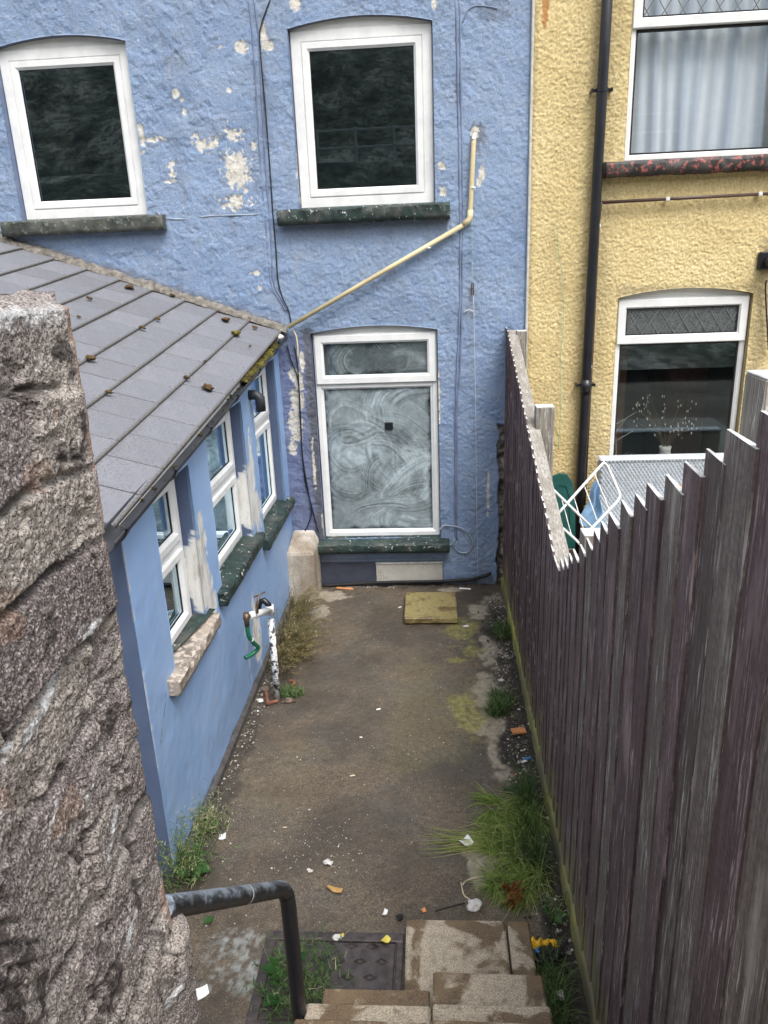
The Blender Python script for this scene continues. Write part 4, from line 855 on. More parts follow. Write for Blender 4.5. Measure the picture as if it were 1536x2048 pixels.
# sloping top rail and mid rails on the neighbour's side
def beam(name, y0, z0, y1, z1, x0, x1, h, mat):
    V = [(x, y, z+dz) for (y, z) in ((y0, z0), (y1, z1)) for (x, dz) in ((x0, -h), (x1, -h), (x1, 0), (x0, 0))]
    return MB().add(V, [(0, 1, 2, 3), (7, 6, 5, 4), (0, 4, 5, 1), (1, 5, 6, 2), (2, 6, 7, 3), (3, 7, 4, 0)]).build(name, M[mat], fence)
beam('rail', 3.34, 1.300, 6.08, 2.165, FX+.004, FX+.075, .05, 'grey_wood_long'); beam('rail', 3.34, .62, 6.08, 1.1, FX+.004, FX+.05, .075, 'grey_wood_long')
beam('rail', .45, 2.45, 3.34, 1.15, FX+.004, FX+.05, .075, 'grey_wood_long')
def post(x0, x1, y0, y1, z1):
    o = MB().box(x0, x1, y0, y1, 0, z1, .004).build('post', M['grey_wood'], fence)
    MB().box(x0+.001, x1-.001, y0+.001, y1-.001, z1-.001, z1+.004, .002).build('post_top', M['endgrain'], o); return o
pa = ony(1073, 812, 4.62); pb = ony(1110, 812, 4.62); post(pa[0], pb[0], 4.62, 4.72, pa[2]-.012)
pc = ony(1036, 668, 6.0); pd = ony(1057, 668, 6.0); post(pc[0]-.01, pd[0]-.012, 5.98, 6.07, pc[2]+.02)
pe = onx(1167, 1057, .645); post(.645, .745, pe[1]-.02, pe[1]+.08, pe[2]-.03)
pf = ony(1490, 748, 1.56); post(pf[0], pf[0]+.11, 1.46, 1.56, pf[2]+.004)
n = 200; V = []; F = []
for i in range(n+1):
    y = 1.2+4.88*i/n; q = (float(fbm(y*7, 1, 4, 2))-.5)
    hz_ = .13+q*.05; hz_ *= .75; V += [(FX-.026+q*.014, y, -.03), (FX-.022+q*.014, y, hz_*.7), (FX-.015, y, hz_), (FX-.002, y, hz_+.004)]
for i in range(n):
    for k in range(3): F.append((i*4+k, i*4+k+1, i*4+5+k, i*4+4+k))
MB().add(V, F).build('gravel_board', M['algae'], fence, smooth=True)

# ================================================================== STEPS, slabs, manhole, handrail
steps = root('garden_steps', 'worn concrete slab steps with damp brown patches', 'steps', (-.05, 1.9, 0))
def slab(x0, x1, y0, y1, z1, th=.055, rz=0, name='slab', parent=steps, mat='slab'):
    mb = MB(); cx, cy = (x0+x1)/2, (y0+y1)/2
    mb.box(x0-cx, x1-cx, y0-cy, y1-cy, -th, 0, .007)
    mb.V = [(a+(float(vn(a*40+cx*9, b*40, 1))-.5)*.004, b+(float(vn(a*31, b*40+cy*7, 2))-.5)*.004, c) for a, b, c in mb.V]
    o = mb.build(name, M[mat]); o.location = (cx, cy, z1); o.rotation_euler = (random.uniform(-.006, .006), random.uniform(-.006, .006), rz)
    return adopt(o, parent)
def riser(x0, x1, y0, y1, z0, z1): return MB().box(x0, x1, y0, y1, z0, z1, .006).build('riser', M['concrete'], steps)
slab(-.160, .255, 2.06, 2.522, .058, .06, .006); slab(.264, .357, 2.06, 2.520, .060, .06)
riser(-.43, .345, 1.2, 2.06, -.02, .18)
slab(-.045, .352, 1.80, 2.118, .242, .055, -.004); slab(-.440, -.055, 1.78, 2.046, .236, .055, .008)
riser(-.43, .335, 1.0, 1.80, .18, .36)
slab(-.458, -.050, 1.58, 1.842, .420, .055, .004); slab(-.043, .340, 1.58, 1.850, .422, .055, .004)
riser(-.43, .315, .8, 1.60, .36, .54)
slab(-.453, -.052, 1.40, 1.648, .600, .055, .004); slab(-.046, .318, 1.40, 1.656, .600, .055, -.004)
riser(-.43, .315, .5, 1.41, .54, .72); slab(-.45, .315, 1.15, 1.455, .78); riser(-.43, .315, .2, 1.18, .72, .90); slab(-.45, .315, .90, 1.22, .96); riser(-.45, .5, -1.2, .95, .5, 1.12)
def iron_cover():
    r = root('manhole_cover', 'wet dark iron inspection cover set in the concrete beside the steps', 'manhole', (-.46, 2.27, 0))
    x0, x1, y0, y1 = -.760, -.172, 2.045, 2.488; z = .012
    MB().box(x0, x1, y1-.045, y1, -.02, z+.004, .004).box(x0, x1, y0, y0+.04, -.02, z+.004, .004).box(x0, x0+.045, y0+.0401, y1-.0451, -.02, z+.004, .004).box(x1-.03, x1, y0+.0401, y1-.0451, -.02, z+.004, .004).build('frame', M['iron'], r)
    lid = MB().box(x0+.05, x1-.035, y0+.045, y1-.05, -.02, z, .004).build('lid', M['iron'], r)
    for i in range(6):
        for j in range(5):
            cx = x0+.105+i*.088+(j % 2)*.044; cy = y0+.085+j*.072
            if cx > x1-.08 or (i < 3 and j < 2 and cx < x0+.3 and cx > x0+.12): continue
            a, b = .030, .018; V = [(cx-a, cy, z), (cx, cy-b, z), (cx+a, cy, z), (cx, cy+b, z)]+[(cx-a*.72, cy, z+.008), (cx, cy-b*.72, z+.008), (cx+a*.72, cy, z+.008), (cx, cy+b*.72, z+.008)]
            W4 = [(cx-a*.5, cy, z+.0005), (cx, cy-b*.5, z+.0005), (cx+a*.5, cy, z+.0005), (cx, cy+b*.5, z+.0005)]
            MB().add(V+W4, [(k, (k+1) % 4, 4+(k+1) % 4, 4+k) for k in range(4)]+[(4+k, 4+(k+1) % 4, 8+(k+1) % 4, 8+k) for k in range(4)]).build('tread_stud', M['iron'], lid)
    for cx, cy in ((x0+.20, y0+.11), (x0+.36, y0+.115)):
        MB().tube([(cx+.032*math.cos(q), cy+.028*math.sin(q), z+.002) for q in np.linspace(0, 6.28, 22)], .004, 6, False).tube([(cx-.03, cy, z+.003), (cx+.03, cy, z+.003)], .005, 6).build('keyhole', M['iron'], lid)
    MB().ring(x0+.13, x0+.27, y0+.06, y0+.16, [(0, z-.002), (0, z+.004), (.006, z+.004), (.006, z-.002)], lambda u, v, w: (u, v, w)).build('key_plate', M['iron'], lid)
iron_cover()
hr = root('handrail', 'bent black steel handrail with worn grey paint along its top', 'handrail', (-.46, 1.76, .42))
pb_ = onz(599, 2030, .40); top = ony(572, 1770, pb_[1]); A_ = ray(330, 1815)*1.58+np.array([0, 0, CAM_H]); A2 = A_+(A_-top)/np.linalg.norm(A_-top)*.012
tb = np.array([pb_[0], pb_[1], top[2]-.012]); dr = (A_-tb)/np.linalg.norm(A_-tb)
crn = [tb+dr*.075*(1-t)**2+np.array([0, 0, -.075])*t*t for t in np.linspace(0, 1, 9)]
MB().tube([A2, A_]+[A_+(crn[0]-A_)*t for t in (.3, .6, .9)]+crn[:5], .0245, 18).build('rail', M['rail_worn'], hr, smooth='auto')
MB().tube(crn[4:]+[(tb[0], tb[1], z) for z in (tb[2]-.2, tb[2]-.5, .38)], .0243, 18).build('post', M['rail_black'], hr, smooth='auto')
t_ = A_+(crn[0]-A_)*.62; MB().tube([t_-dr*.004, t_+dr*.004], .0252, 18, False).build('weld_ring', M['chalk'], hr)

p4 = [onz(808, 1240, .045), onz(915, 1242, .045), onz(914, 1187, .045), onz(812, 1185, .045)]
o = slab(p4[0][0], p4[1][0], p4[0][1], p4[2][1], .062, .05, .01, 'paving_slab', None, 'slab_moss'); tag(o, 'loose mossy yellowish paving slab lying before the whitewashed window', 'slab')
# concrete block with chamfered top in the corner
def pillar():
    x0, x1, y0, y1, zt = -1.262, -1.030, 5.79, 6.105, .515
    V = [(x0, y0, -.02), (x1, y0, -.02), (x1+.0, y1, -.02), (x0, y1, -.02), (x0, y0+.005, zt-.085), (x1, y0+.005, zt-.085), (x1, y1, zt-.07), (x0, y1, zt-.07), (x0+.02, y0+.035, zt-.055), (x1-.035, y0+.035, zt-.055), (x1-.035, y1, zt+.02), (x0+.02, y1, zt+.02)]
    me = bpy.data.meshes.new('concrete_block'); me.from_pydata(V, [], [(3, 2, 1, 0), (0, 1, 5, 4), (1, 2, 6, 5), (2, 3, 7, 6), (3, 0, 4, 7), (4, 5, 9, 8), (5, 6, 10, 9), (6, 7, 11, 10), (7, 4, 8, 11), (8, 9, 10, 11)])
    bm = bmesh.new(); bm.from_mesh(me); bmesh.ops.bevel(bm, geom=bm.edges[:], offset=.008, segments=2, affect='EDGES'); bmesh.ops.subdivide_edges(bm, edges=bm.edges[:], cuts=5, use_grid_fill=True)
    for v in bm.verts: v.co += v.normal*((float(fbm(v.co.x*14+v.co.y*9, v.co.z*14, 4, 2))-.5)*.005)
    bmesh.ops.recalc_face_normals(bm, faces=bm.faces); bm.to_mesh(me); bm.free(); me.materials.append(M['concrete'])
    o = link('concrete_block', me); tag(o, 'stained concrete block with chamfered top standing in the wall corner', 'block')
pillar()

# ================================================================== PIPES AND CABLES ON THE WALLS
def fp(px, py, off=.03): q = ony(px, py, D-off); return q
wp = root('waste_pipe', 'cream plastic overflow pipe running diagonally down the blue wall to the gutter', 'pipe', fp(940, 435))
path = [fp(948, 272, -.05), fp(948, 276, .03), fp(947, 290, .04)]+[fp(947-7*t, 290+148*t, .04) for t in (.5, .93)]
c0 = fp(939, 440, .04); MB().tube(path+[fp(940, 432, .04)], .0175, 14).build('pipe', M['cream_pipe'], wp, smooth='auto')
end = fp(577, 654, .07); MB().tube([fp(932, 447, .04), c0*.5+end*.5+np.array([0, 0, -.004]), end], .0175, 14).build('pipe', M['cream_pipe'], wp, smooth='auto')
MB().tube([fp(941, 420, .04), fp(940, 434, .04), fp(937, 441, .04), fp(926, 450, .04)], .0215, 14).build('elbow', M['cream_pipe'], wp, smooth='auto')
for px, py in ((945, 375), (856, 495)): q = fp(px, py, .04); MB().tube([q+np.array([0, 0, .006]), q-np.array([0, 0, .006])], .023, 12).box(q[0]-.008, q[0]+.008, q[1], q[1]+.035, q[2]-.008, q[2]+.008).build('clip', M['white_plastic'], wp)
MB().tube([fp(950, 268, -.03), fp(949, 270, .025), fp(947, 280, .04)], .014, 10).build('spout', M['white_plastic'], wp)
def cable(name, pts, r, mat, label, off=.008, clips=None):
    P = smooth_path([fp(x, y, off+random.uniform(-.001, .003)) for x, y in pts], 5)
    o = MB().tube(P, r, 7).build(name, M[mat], None, smooth='auto'); tag(o, label, 'cable'); return o
cable('cable', [(540, 0), (524, 45), (519, 75), (523, 130), (531, 220), (540, 340), (546, 430), (552, 500), (556, 560), (566, 598), (577, 620), (582, 645)], .0052, 'cable_black', 'black cable hanging down the blue wall between the two upper windows', .012)
cable('cable', [(497, -5), (507, 100), (519, 300), (530, 430), (541, 560), (556, 595), (572, 622)], .0062, 'cable_painted', 'painted over cable left of the hanging black cable, nearer the left window', .004)
cable('cable', [(508, -5), (519, 100), (529, 300), (540, 450), (547, 560), (562, 595), (575, 620)], .0072, 'cable_painted', 'painted over cable running close beside the hanging black cable', .004)
cable('cable', [(313, 423), (330, 436), (370, 438), (420, 432), (480, 430), (515, 428), (527, 419)], .0055, 'cable_grey', 'thin painted cable curving across the blue wall right of the left upper window', .005)
cable('cable', [(911, -5), (915, 150), (919, 400), (920, 600), (913, 760), (911, 900), (910, 1030), (911, 1078)], .0068, 'cable_painted', 'painted cable running down the blue wall close right of the windows', .005)
cable('cable', [(919, -5), (921, 150), (925, 400), (924, 600), (919, 760), (914, 800), (913, 1000), (914, 1080)], .0060, 'cable_painted', 'second painted cable from the windows, running down to the coiled loop', .004)
cable('cable', [(925, 45), (935, 22), (950, 12), (975, 13), (995, 17)], .0045, 'cable_painted', 'short painted cable curving off to the right near the top of the wall', .005)
cable('cable', [(879, 1060), (888, 1052), (905, 1052), (925, 1058), (941, 1073), (945, 1090), (935, 1105), (918, 1104), (907, 1090), (910, 1076)], .0055, 'cable_grey', 'loose grey cable loop by the lower window corner', .02)
cable('cable', [(877, 1083), (882, 1088), (893, 1091), (904, 1089), (910, 1080)], .005, 'cable_grey', 'short grey cable end tucked behind the lower window sill corner', .02)
cable('cable', [(574, 690), (582, 720), (596, 760), (601, 830), (604, 900), (610, 960), (620, 1000), (637, 1066)], .0052, 'cable_black', 'black cable ending beside the whitewashed window, right of the pair', .02)
cable('cable', [(588, 690), (596, 740), (600, 830), (606, 920), (617, 985), (623, 1020), (618, 1045), (608, 1066)], .0052, 'cable_black', 'black cable curling back towards the concrete block, left of the pair', .03)
o = cable('cable', [(586, 660), (592, 672), (595, 690), (596, 715)], .006, 'wood_bit', 'frayed pale strip hanging below the cream pipe at the gutter end', .05)
cable('cable', [(640, 1172), (760, 1165), (860, 1163), (930, 1160), (965, 1153), (982, 1146)], .014, 'black_dull', 'black hose lying along the foot of the blue wall', .03)
cable('string', [(944, 440), (944, 520), (945, 565)], .0018, 'string_green', 'thin green string hanging from the bend of the cream pipe', .03)
cable('string', [(947, 590), (951, 800), (953, 1000), (956, 1165)], .0018, 'string_white', 'thin pale string hanging down the blue wall below the peg', .03)
q = fp(945, 577, .03); o = MB().box(q[0]-.011, q[0]-.002, q[1]-.006, q[1]+.006, q[2]-.05, q[2]+.04, .002).box(q[0]+.002, q[0]+.011, q[1]-.006, q[1]+.006, q[2]-.05, q[2]+.04, .002).tube([(q[0]-.012, q[1], q[2]), (q[0]+.012, q[1], q[2])], .004, 6).build('clothes_peg', M['brown_pipe']); tag(o, 'small brown clothes peg hanging on a string', 'peg')
cable('string', [(927, 625), (935, 620), (945, 622), (950, 632)], .0025, 'string_white', 'short curl of pale string above the lower window', .012)
cable('string', [(1113, 447), (1118, 510), (1126, 560), (1127, 640), (1121, 720), (1122, 800), (1117, 900)], .0025, 'string_green', 'thin green string hanging down the yellow wall', .045)
dp = root('drainpipe', 'black plastic drainpipe running down the yellow wall', 'drainpipe', (1.18, 6.03, .22))
dx = lambda z: 1.166+(z-.9)*.0085
MB().tube([(dx(z), 6.035, z) for z in (.22, 1.0, 2.0, 3.0, 4.0, 5.5)], .037, 20).build('pipe', M['black_plastic'], dp, smooth='auto')
for py in (180, 770):
    q = ony(1190, py, 6.03)[2]; x = dx(q)
    MB().tube([(x, 6.035, q-.014), (x, 6.035, q+.014)], .041, 20).box(x-.075, x+.075, 6.05, 6.06, q-.011, q+.011, .003).box(x-.075, x-.06, 6.03, 6.10, q-.012, q+.012, .003).box(x+.06, x+.075, 6.03, 6.10, q-.012, q+.012, .003).build('bracket', M['black_plastic'], dp)
q = ony(1170, 762, 6.03)[2]; MB().tube([(dx(q), 6.035, q-.10), (dx(q), 6.035, q+.01)], .042, 20).build('socket', M['black_plastic'], dp, smooth='auto')
bp_ = root('brown_pipe', 'thin brown pipe along the yellow wall beside the drainpipe', 'pipe', fp(1200, 405, .05))
q1, q2 = fp(1203, 405, .06), fp(1560, 386, .06); MB().tube([q1, q2], .012, 10).build('pipe', M['brown_pipe'], bp_, smooth='auto')
MB().tube([fp(1203, 405, .06), fp(1201, 410, .06), fp(1197, 440, .06), fp(1184, 700, .06), fp(1168, 1010, .06)], .013, 10).build('pipe', M['brown_pipe'], bp_, smooth='auto')
for px, py in ((1335, 398), (1197, 452), (1180, 733), (1520, 388)): q = fp(px, py, .06); MB().box(q[0]-.014, q[0]+.014, q[1]-.016, q[1]+.03, q[2]-.014, q[2]+.014, .004).build('clip', M['white_plastic'], bp_)
wl = root('wall_lamp', 'black outdoor wall lamp on the yellow wall beside the lower window', 'lamp', fp(1530, 522, .05))
q = fp(1532, 520, .05); MB().box(q[0]-.05, q[0]+.08, D-.06, D-.012, q[2]-.07, q[2]+.06, .01).build('base', M['black_plastic'], wl); MB().tube([(q[0]+.02, D-.06, q[2]-.005), (q[0]+.02, D-.10, q[2]-.01), (q[0]+.02, D-.16, q[2]-.02)], [.03, .045, .05], 16).build('head', M['black_dull'], wl, smooth='auto')
cable('cable', [(1533, 560), (1531, 580), (1534, 640), (1537, 700)], .006, 'cable_black', 'black cable dropping below the wall lamp', .05)

# white waste pipe with branch, tap and hose
x0, y0 = -1.062, 4.27
tp = root('waste_pipe', 'upright white pipe with flaking paint beside the extension wall', 'pipe', (x0, y0, 0))
MB().tube([(x0-.01, y0+.02, -.02), (x0-.004, y0+.01, .25), (x0, y0, .60)], .0215, 14).build('pipe', M['white_chipped_pipe'], tp, smooth='auto')
MB().tube([(x0, y0, .685), (x0-.006, y0, .705), (x0-.03, y0, .735), (x0-.062, y0, .722), (x0-.072, y0, .685)], .020, 14).build('elbow', M['black_plastic'], tp, smooth='auto')
br = [(x0, y0+.005, .655), (x0-.06, 3.85, .81)]
MB().tube([(x0, y0, .64), (x0, y0, .70)], .026, 14).build('collar', M['white_plastic'], tp, smooth='auto')
ob = onx(497, 1214, x0); MB().tube([(x0, y0, .665), (ob[0]-.02, y0-.44, .845)], .0215, 14).build('branch', M['white_plastic'], tp, smooth='auto')
tx, ty, tz = ob[0]-.02, y0-.45, .85
tap = root('garden_tap', 'old brass garden tap at the end of the white pipe', 'tap', (tx, ty, tz))
MB().tube([(tx, ty+.03, tz-.012), (tx, ty-.03, tz+.002)], .019, 12).tube([(tx, ty-.02, tz+.03), (tx, ty-.025, tz-.05)], [.018, .014], 10).build('body', M['brass'], tap, smooth='auto')
MB().tube([(tx+.03, ty+.10, tz-.03), (tx+.035, ty+.105, tz+.02), (tx+.05, ty+.12, tz+.075)], [.010, .008, .006], 8).tube([(tx+.02, ty+.10, tz+.07), (tx+.08, ty+.14, tz+.085)], .005, 8).build('handle', M['brass'], tap, smooth='auto')
o = MB().tube(smooth_path([(tx, ty-.025, tz-.045), (tx+.005, ty-.03, tz-.11), (tx+.02, ty+.0, tz-.17), (tx+.035, ty+.03, tz-.215), (tx+.01, ty+.02, tz-.245), (tx-.03, ty-.03, tz-.25)]), .0125, 12).build('hose', M['hose_green'], None, smooth='auto'); tag(o, 'short piece of green hose hanging from the tap', 'hose')
q = (tx+.012, ty-.015, tz-.14); MB().tube([(q[0], q[1], q[2]+.006), (q[0], q[1], q[2]-.006)], .0145, 10).build('hose_clip', M['white_plastic'], o)
gl = root('gully', 'broken orange terracotta gully surround at the foot of the white pipe', 'gully', (x0, y0, 0))
def bar3(pts, r, mat, name, par): return MB().tube(pts, r, 6).build(name, M[mat], par)
g0, g1, g2 = onz(533, 1390), onz(536, 1412), onz(556, 1407); bar3([g0+[0, 0, .02], g1+[0, 0, .02], g2+[0, 0, .02]], .012, 'terracotta', 'rim', gl)
g3 = onz(592, 1404); bar3([g2+[.02, 0, .012], g3+[0, 0, .012]], .011, 'brown_pipe', 'rim', gl)
c = onz(577, 1370); o = MB().tube([(c[0]+.040*math.cos(q), c[1]+.034*math.sin(q), .006+.010*math.sin(q+1)) for q in np.linspace(-1.2, 1.6, 12)], .011, 8).build('pot_shard', M['terracotta']); tag(o, 'curved terracotta pot shard lying in the weeds by the white pipe', 'shard')

# ================================================================== NEIGHBOUR'S THINGS
def sofa():
    r = root('garden_sofa', 'pale grey wicker garden sofa under the yellow house window', 'sofa', (1.75, 5.4, .22))
    x0_, x1_ = 1.235, 2.45; yb = 5.72; z0 = .68; z1 = 1.215
    body = MB().box(x0_, x1_, yb-.05, yb+.06, .3, z1-.012, .02).build('backrest', M['wicker'], r)
    MB().box(x0_-.004, x1_+.004, yb-.058, yb+.064, z1-.012, z1+.012, .010).build('top_edge', M['wicker'], r)
    wv = MB(); nx = 44; nz = 26; dxs = (x1_-x0_)/nx; dz = (z1-z0)/nz
    for j in range(nz):
        for i in range(nx):
            xx = x0_+dxs*(i+(.5 if j % 2 else 0)); zz = z0+dz*j; hw = dxs*.36
            if xx+hw*2 > x1_: continue
            wv.add([(xx, yb-.051, zz+dz*.2), (xx+hw, yb-.064, zz+dz*.2), (xx+hw*2, yb-.051, zz+dz*.2), (xx, yb-.051, zz+dz*.8), (xx+hw, yb-.064, zz+dz*.8), (xx+hw*2, yb-.051, zz+dz*.8)], [(0, 1, 4, 3), (1, 2, 5, 4), (3, 4, 5), (0, 1, 2)])
    o = wv.build('weave', M['wicker'], body, recalc=False); o['kind'] = 'stuff'
    MB().box(x0_, x1_, 5.05, yb-.052, .40, .68, .02).build('seat', M['wicker'], r); MB().box(x0_-.12, x0_-.003, 5.05, yb, .25, .80, .03).build('armrest', M['wicker'], r)
    for x in (x0_, x1_-.06):
        for y in (5.08, 5.6): MB().box(x, x+.05, y, y+.05, .22, .40, .005).build('leg', M['wicker'], r)
sofa()
def rack():
    r = root('drying_rack', 'white folding clothes airer seen over the dip in the fence', 'airer', (1.0, 4.9, .22))
    P = lambda px, py, y: ony(px, py, y)
    a = [P(1100, 1045, 4.75), P(1118, 1025, 4.8), P(1200, 933, 4.95), P(1208, 925, 4.96), P(1215, 932, 4.96), P(1238, 984, 4.85), P(1240, 992, 4.84), P(1235, 1002, 4.83), P(1182, 1058, 4.7), P(1160, 1080, 4.66)]
    MB().tube(a, .0095, 10).build('wing_frame', M['white_plastic'], r, smooth='auto')
    b = [P(1105, 978, 4.78), P(1185, 1056, 4.72)]; MB().tube(b, .0085, 8).build('leg', M['white_plastic'], r, smooth='auto')
    b = [P(1115, 1047, 4.70), P(1150, 1078, 4.66), P(1180, 1110, 4.6)]; MB().tube(b, .0085, 8).build('leg', M['white_plastic'], r, smooth='auto')
    for p_, q_ in (((1188, 945), (1218, 1018)), ((1168, 970), (1194, 1040)), ((1148, 995), (1168, 1062)), ((1124, 1000), (1144, 1075))):
        MB().tube([P(*p_, 4.92), P(*q_, 4.76)], .0035, 6).build('wire', M['white_plastic'], r)
    n, m = 12, 14; V = []; F = []
    A0, B0 = P(1193, 958, 4.915), P(1217, 1015, 4.80)
    for j in range(m+1):
        for i in range(n+1):
            s, t = i/n, j/m; top_ = A0+(B0-A0)*s*(.25+.75*t); v = top_+np.array([-.10*t*(1-s)-.01*math.sin(t*9), .02*math.sin(s*11+t*4), -.30*t*(1-.25*s)-.02*s*t]); V.append(v)
    for j in range(m):
        for i in range(n): k = j*(n+1)+i; F.append((k, k+1, k+n+2, k+n+1))
    o = MB().add(V, F).build('cloth', M['blue_cloth'], None, smooth=True); tag(o, 'light blue cloth hanging on the white airer', 'cloth')
rack()
def chair():
    r = root('garden_chair', 'dark green plastic garden chair between the fence and the drainpipe', 'chair', (.96, 5.5, .22))
    cx = .945; y = 5.5
    V = []; F = []; n = 24
    prf_ = [(cx-.10+.20*0, .3)]
    outl = [(-.13, .28), (-.135, .75), (-.13, 1.05), (-.10, 1.14), (-.04, 1.165), (.02, 1.155), (.06, 1.10), (.085, .95), (.10, .62), (.11, .28)]
    k = len(outl); V = [(cx+a, y, z) for a, z in outl]+[(cx+a*.98, y+.03, z) for a, z in outl]
    F = [tuple(range(k)), tuple(range(2*k-1, k-1, -1))]+[(i, (i+1) % k, k+(i+1) % k, k+i) for i in range(k)]
    MB().add(V, F).build('backrest', M['green_plastic'], r)
    ins = [(-.09, .72), (-.09, 1.02), (-.04, 1.08), (.015, 1.07), (.04, .98), (.055, .72)]
    V = [(cx+a, y-.006, z) for a, z in ins]; ce = [(cx+a*.85, y+.002, .9+(z-.9)*.88) for a, z in ins]; k = len(ins)
    MB().add(V+ce, [(i, (i+1) % k, k+(i+1) % k, k+i) for i in range(k)]).build('panel_groove', M['green_plastic'], r)
    for z in (.40, .52): MB().box(cx-.08, cx+.09, y-.012, y-.002, z, z+.05, .004).build('slot', M['brown_pipe'], r)
    MB().box(cx-.16, cx+.14, y-.42, y-.01, .50, .53, .01).build('seat', M['green_plastic'], r)
    for a in (-.15, .11):
        for b in (-.40, -.03): MB().box(cx+a, cx+a+.03, y+b, y+b+.03, .22, .5, .004).build('leg', M['green_plastic'], r)
chair()
q = ony(1367, 965, 4.6); o = MB().add([q+[-.06, 0, -.3], q+[.10, .02, -.3], q+[.10, .02, .05], q+[.02, .0, .03], q+[-.03, -.02, -.03], q+[.06, -.05, -.05], q+[-.02, -.06, -.28]], [(0, 6, 4), (4, 6, 5), (4, 5, 3), (3, 5, 2), (5, 6, 1), (5, 1, 2)]).build('orange_bag', M['orange_fabric']); tag(o, 'bright orange bag just showing over the stepped fence tops', 'bag')
def curtain(x0_, x1_, z0, z1, yy):
    n, m = 150, 10; V = []; F = []; T = []
    for j in range(m+1):
        t = j/m
        for i in range(n+1):
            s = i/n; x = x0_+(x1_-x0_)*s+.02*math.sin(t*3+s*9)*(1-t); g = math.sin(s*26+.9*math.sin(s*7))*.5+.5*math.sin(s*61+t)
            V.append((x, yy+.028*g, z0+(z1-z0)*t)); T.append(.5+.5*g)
    for j in range(m):
        for i in range(n): k = j*(n+1)+i; F.append((k, k+1, k+n+2, k+n+1))
    mb = MB(); mb.V = [tuple(v) for v in V]; mb.F = F; mb.T = T
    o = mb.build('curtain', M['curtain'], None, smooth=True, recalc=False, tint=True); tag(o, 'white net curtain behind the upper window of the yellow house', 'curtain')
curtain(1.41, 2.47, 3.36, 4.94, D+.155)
def stems_inside():
    r = root('dried_flowers', 'dried seed head stems in a vase behind the lower window of the yellow house', 'plant', (1.93, D+.28, .95))
    MB().tube([(1.93, D+.28, .9), (1.93, D+.28, .98), (1.93, D+.28, 1.10), (1.93, D+.28, 1.13)], [.05, .06, .045, .05], 16).build('vase', M['chalk'], r, smooth='auto')
    mb = MB(); sd_ = MB()
    for k in range(26):
        a = random.uniform(-1.0, 1.0); L = random.uniform(.16, .46); b = random.uniform(-.1, .1); p0 = np.array([1.93, D+.28, 1.1]); p1 = p0+np.array([math.sin(a)*L*.9, b, math.cos(a*.8)*L]); mid = (p0+p1)/2+np.array([0, 0, .06])
        mb.tube([p0, mid, p1], .0016, 4, False, random.random()*.5)
        for q in range(3): e = p1+np.array([random.uniform(-.03, .03), 0, random.uniform(-.05, .03)]); sd_.tube([e, e+np.array([0, 0, .012]), e+np.array([0, 0, .024])], [.001, .006, .001], 5, False, random.uniform(.6, 1))
    mb.build('stems', M['dried_stem'], r, recalc=False, tint=True); sd_.build('seed_heads', M['dried_stem'], r, recalc=False, tint=True)
    r2 = root('dried_twig', 'pale bare twig standing in the left corner of the yellow house lower window', 'twig', (1.5, D+.2, .9))
    mb = MB(); p0 = np.array([1.50, D+.18, .82]); mb.tube([p0, p0+[.0, 0, .3], p0+[-.03, 0, .62]], [.006, .005, .002], 6, False, .7)
    for k in range(18): z = random.uniform(.1, .55); s_ = random.choice((-1, 1)); mb.tube([p0+[-.02*z, 0, z], p0+[s_*random.uniform(.05, .18), .0, z+random.uniform(.03, .12)]], .0028, 4, False, random.uniform(.5, .9))
    mb.build('branches', M['dried_stem'], r2, recalc=False, tint=True)
stems_inside()
# furniture dimly seen in the neighbour's room
for (x0_, x1_, y_0, y_1, z0, z1, mt, nm, lb, ct) in ((1.45, 1.72, 7.0, 7.3, .6, 2.05, 'room_wood', 'cupboard', 'dim tall cupboard inside the yellow house room at the left', 'cupboard'), (2.15, 2.5, 7.2, 7.9, .55, 1.75, 'room_red', 'sideboard', 'dim reddish sideboard inside the yellow house room at the right', 'sideboard')):
    r = root(nm, lb, ct, (x0_, y_0, z0)); MB().box(x0_, x1_, y_0, y_1, z0, z1, .01).build('body', M[mt], r); MB().box(x0_+.02, (x0_+x1_)/2-.005, y_0-.015, y_0-.001, z0+.03, z1-.03, .004).build('door', M[mt], r); MB().box((x0_+x1_)/2+.005, x1_-.02, y_0-.015, y_0-.001, z0+.03, z1-.03, .004).build('door', M[mt], r)

# railing along the lane on the hillside behind, only seen mirrored in the upper windows
ra_ = root('lane_railing', 'pale railing along the lane up the hill, mirrored in the upper left window', 'railing', (0, -13.7, 5.6))
for k in range(13): MB().box(-7.2+k*1.2, -7.12+k*1.2, -13.74, -13.66, 5.4, 6.55, .01).build('post', M['chalk'], ra_)
for z in (5.95, 6.45): MB().box(-7.4, 7.5, -13.72, -13.69, z, z+.07, .01).build('rail', M['chalk'], ra_)

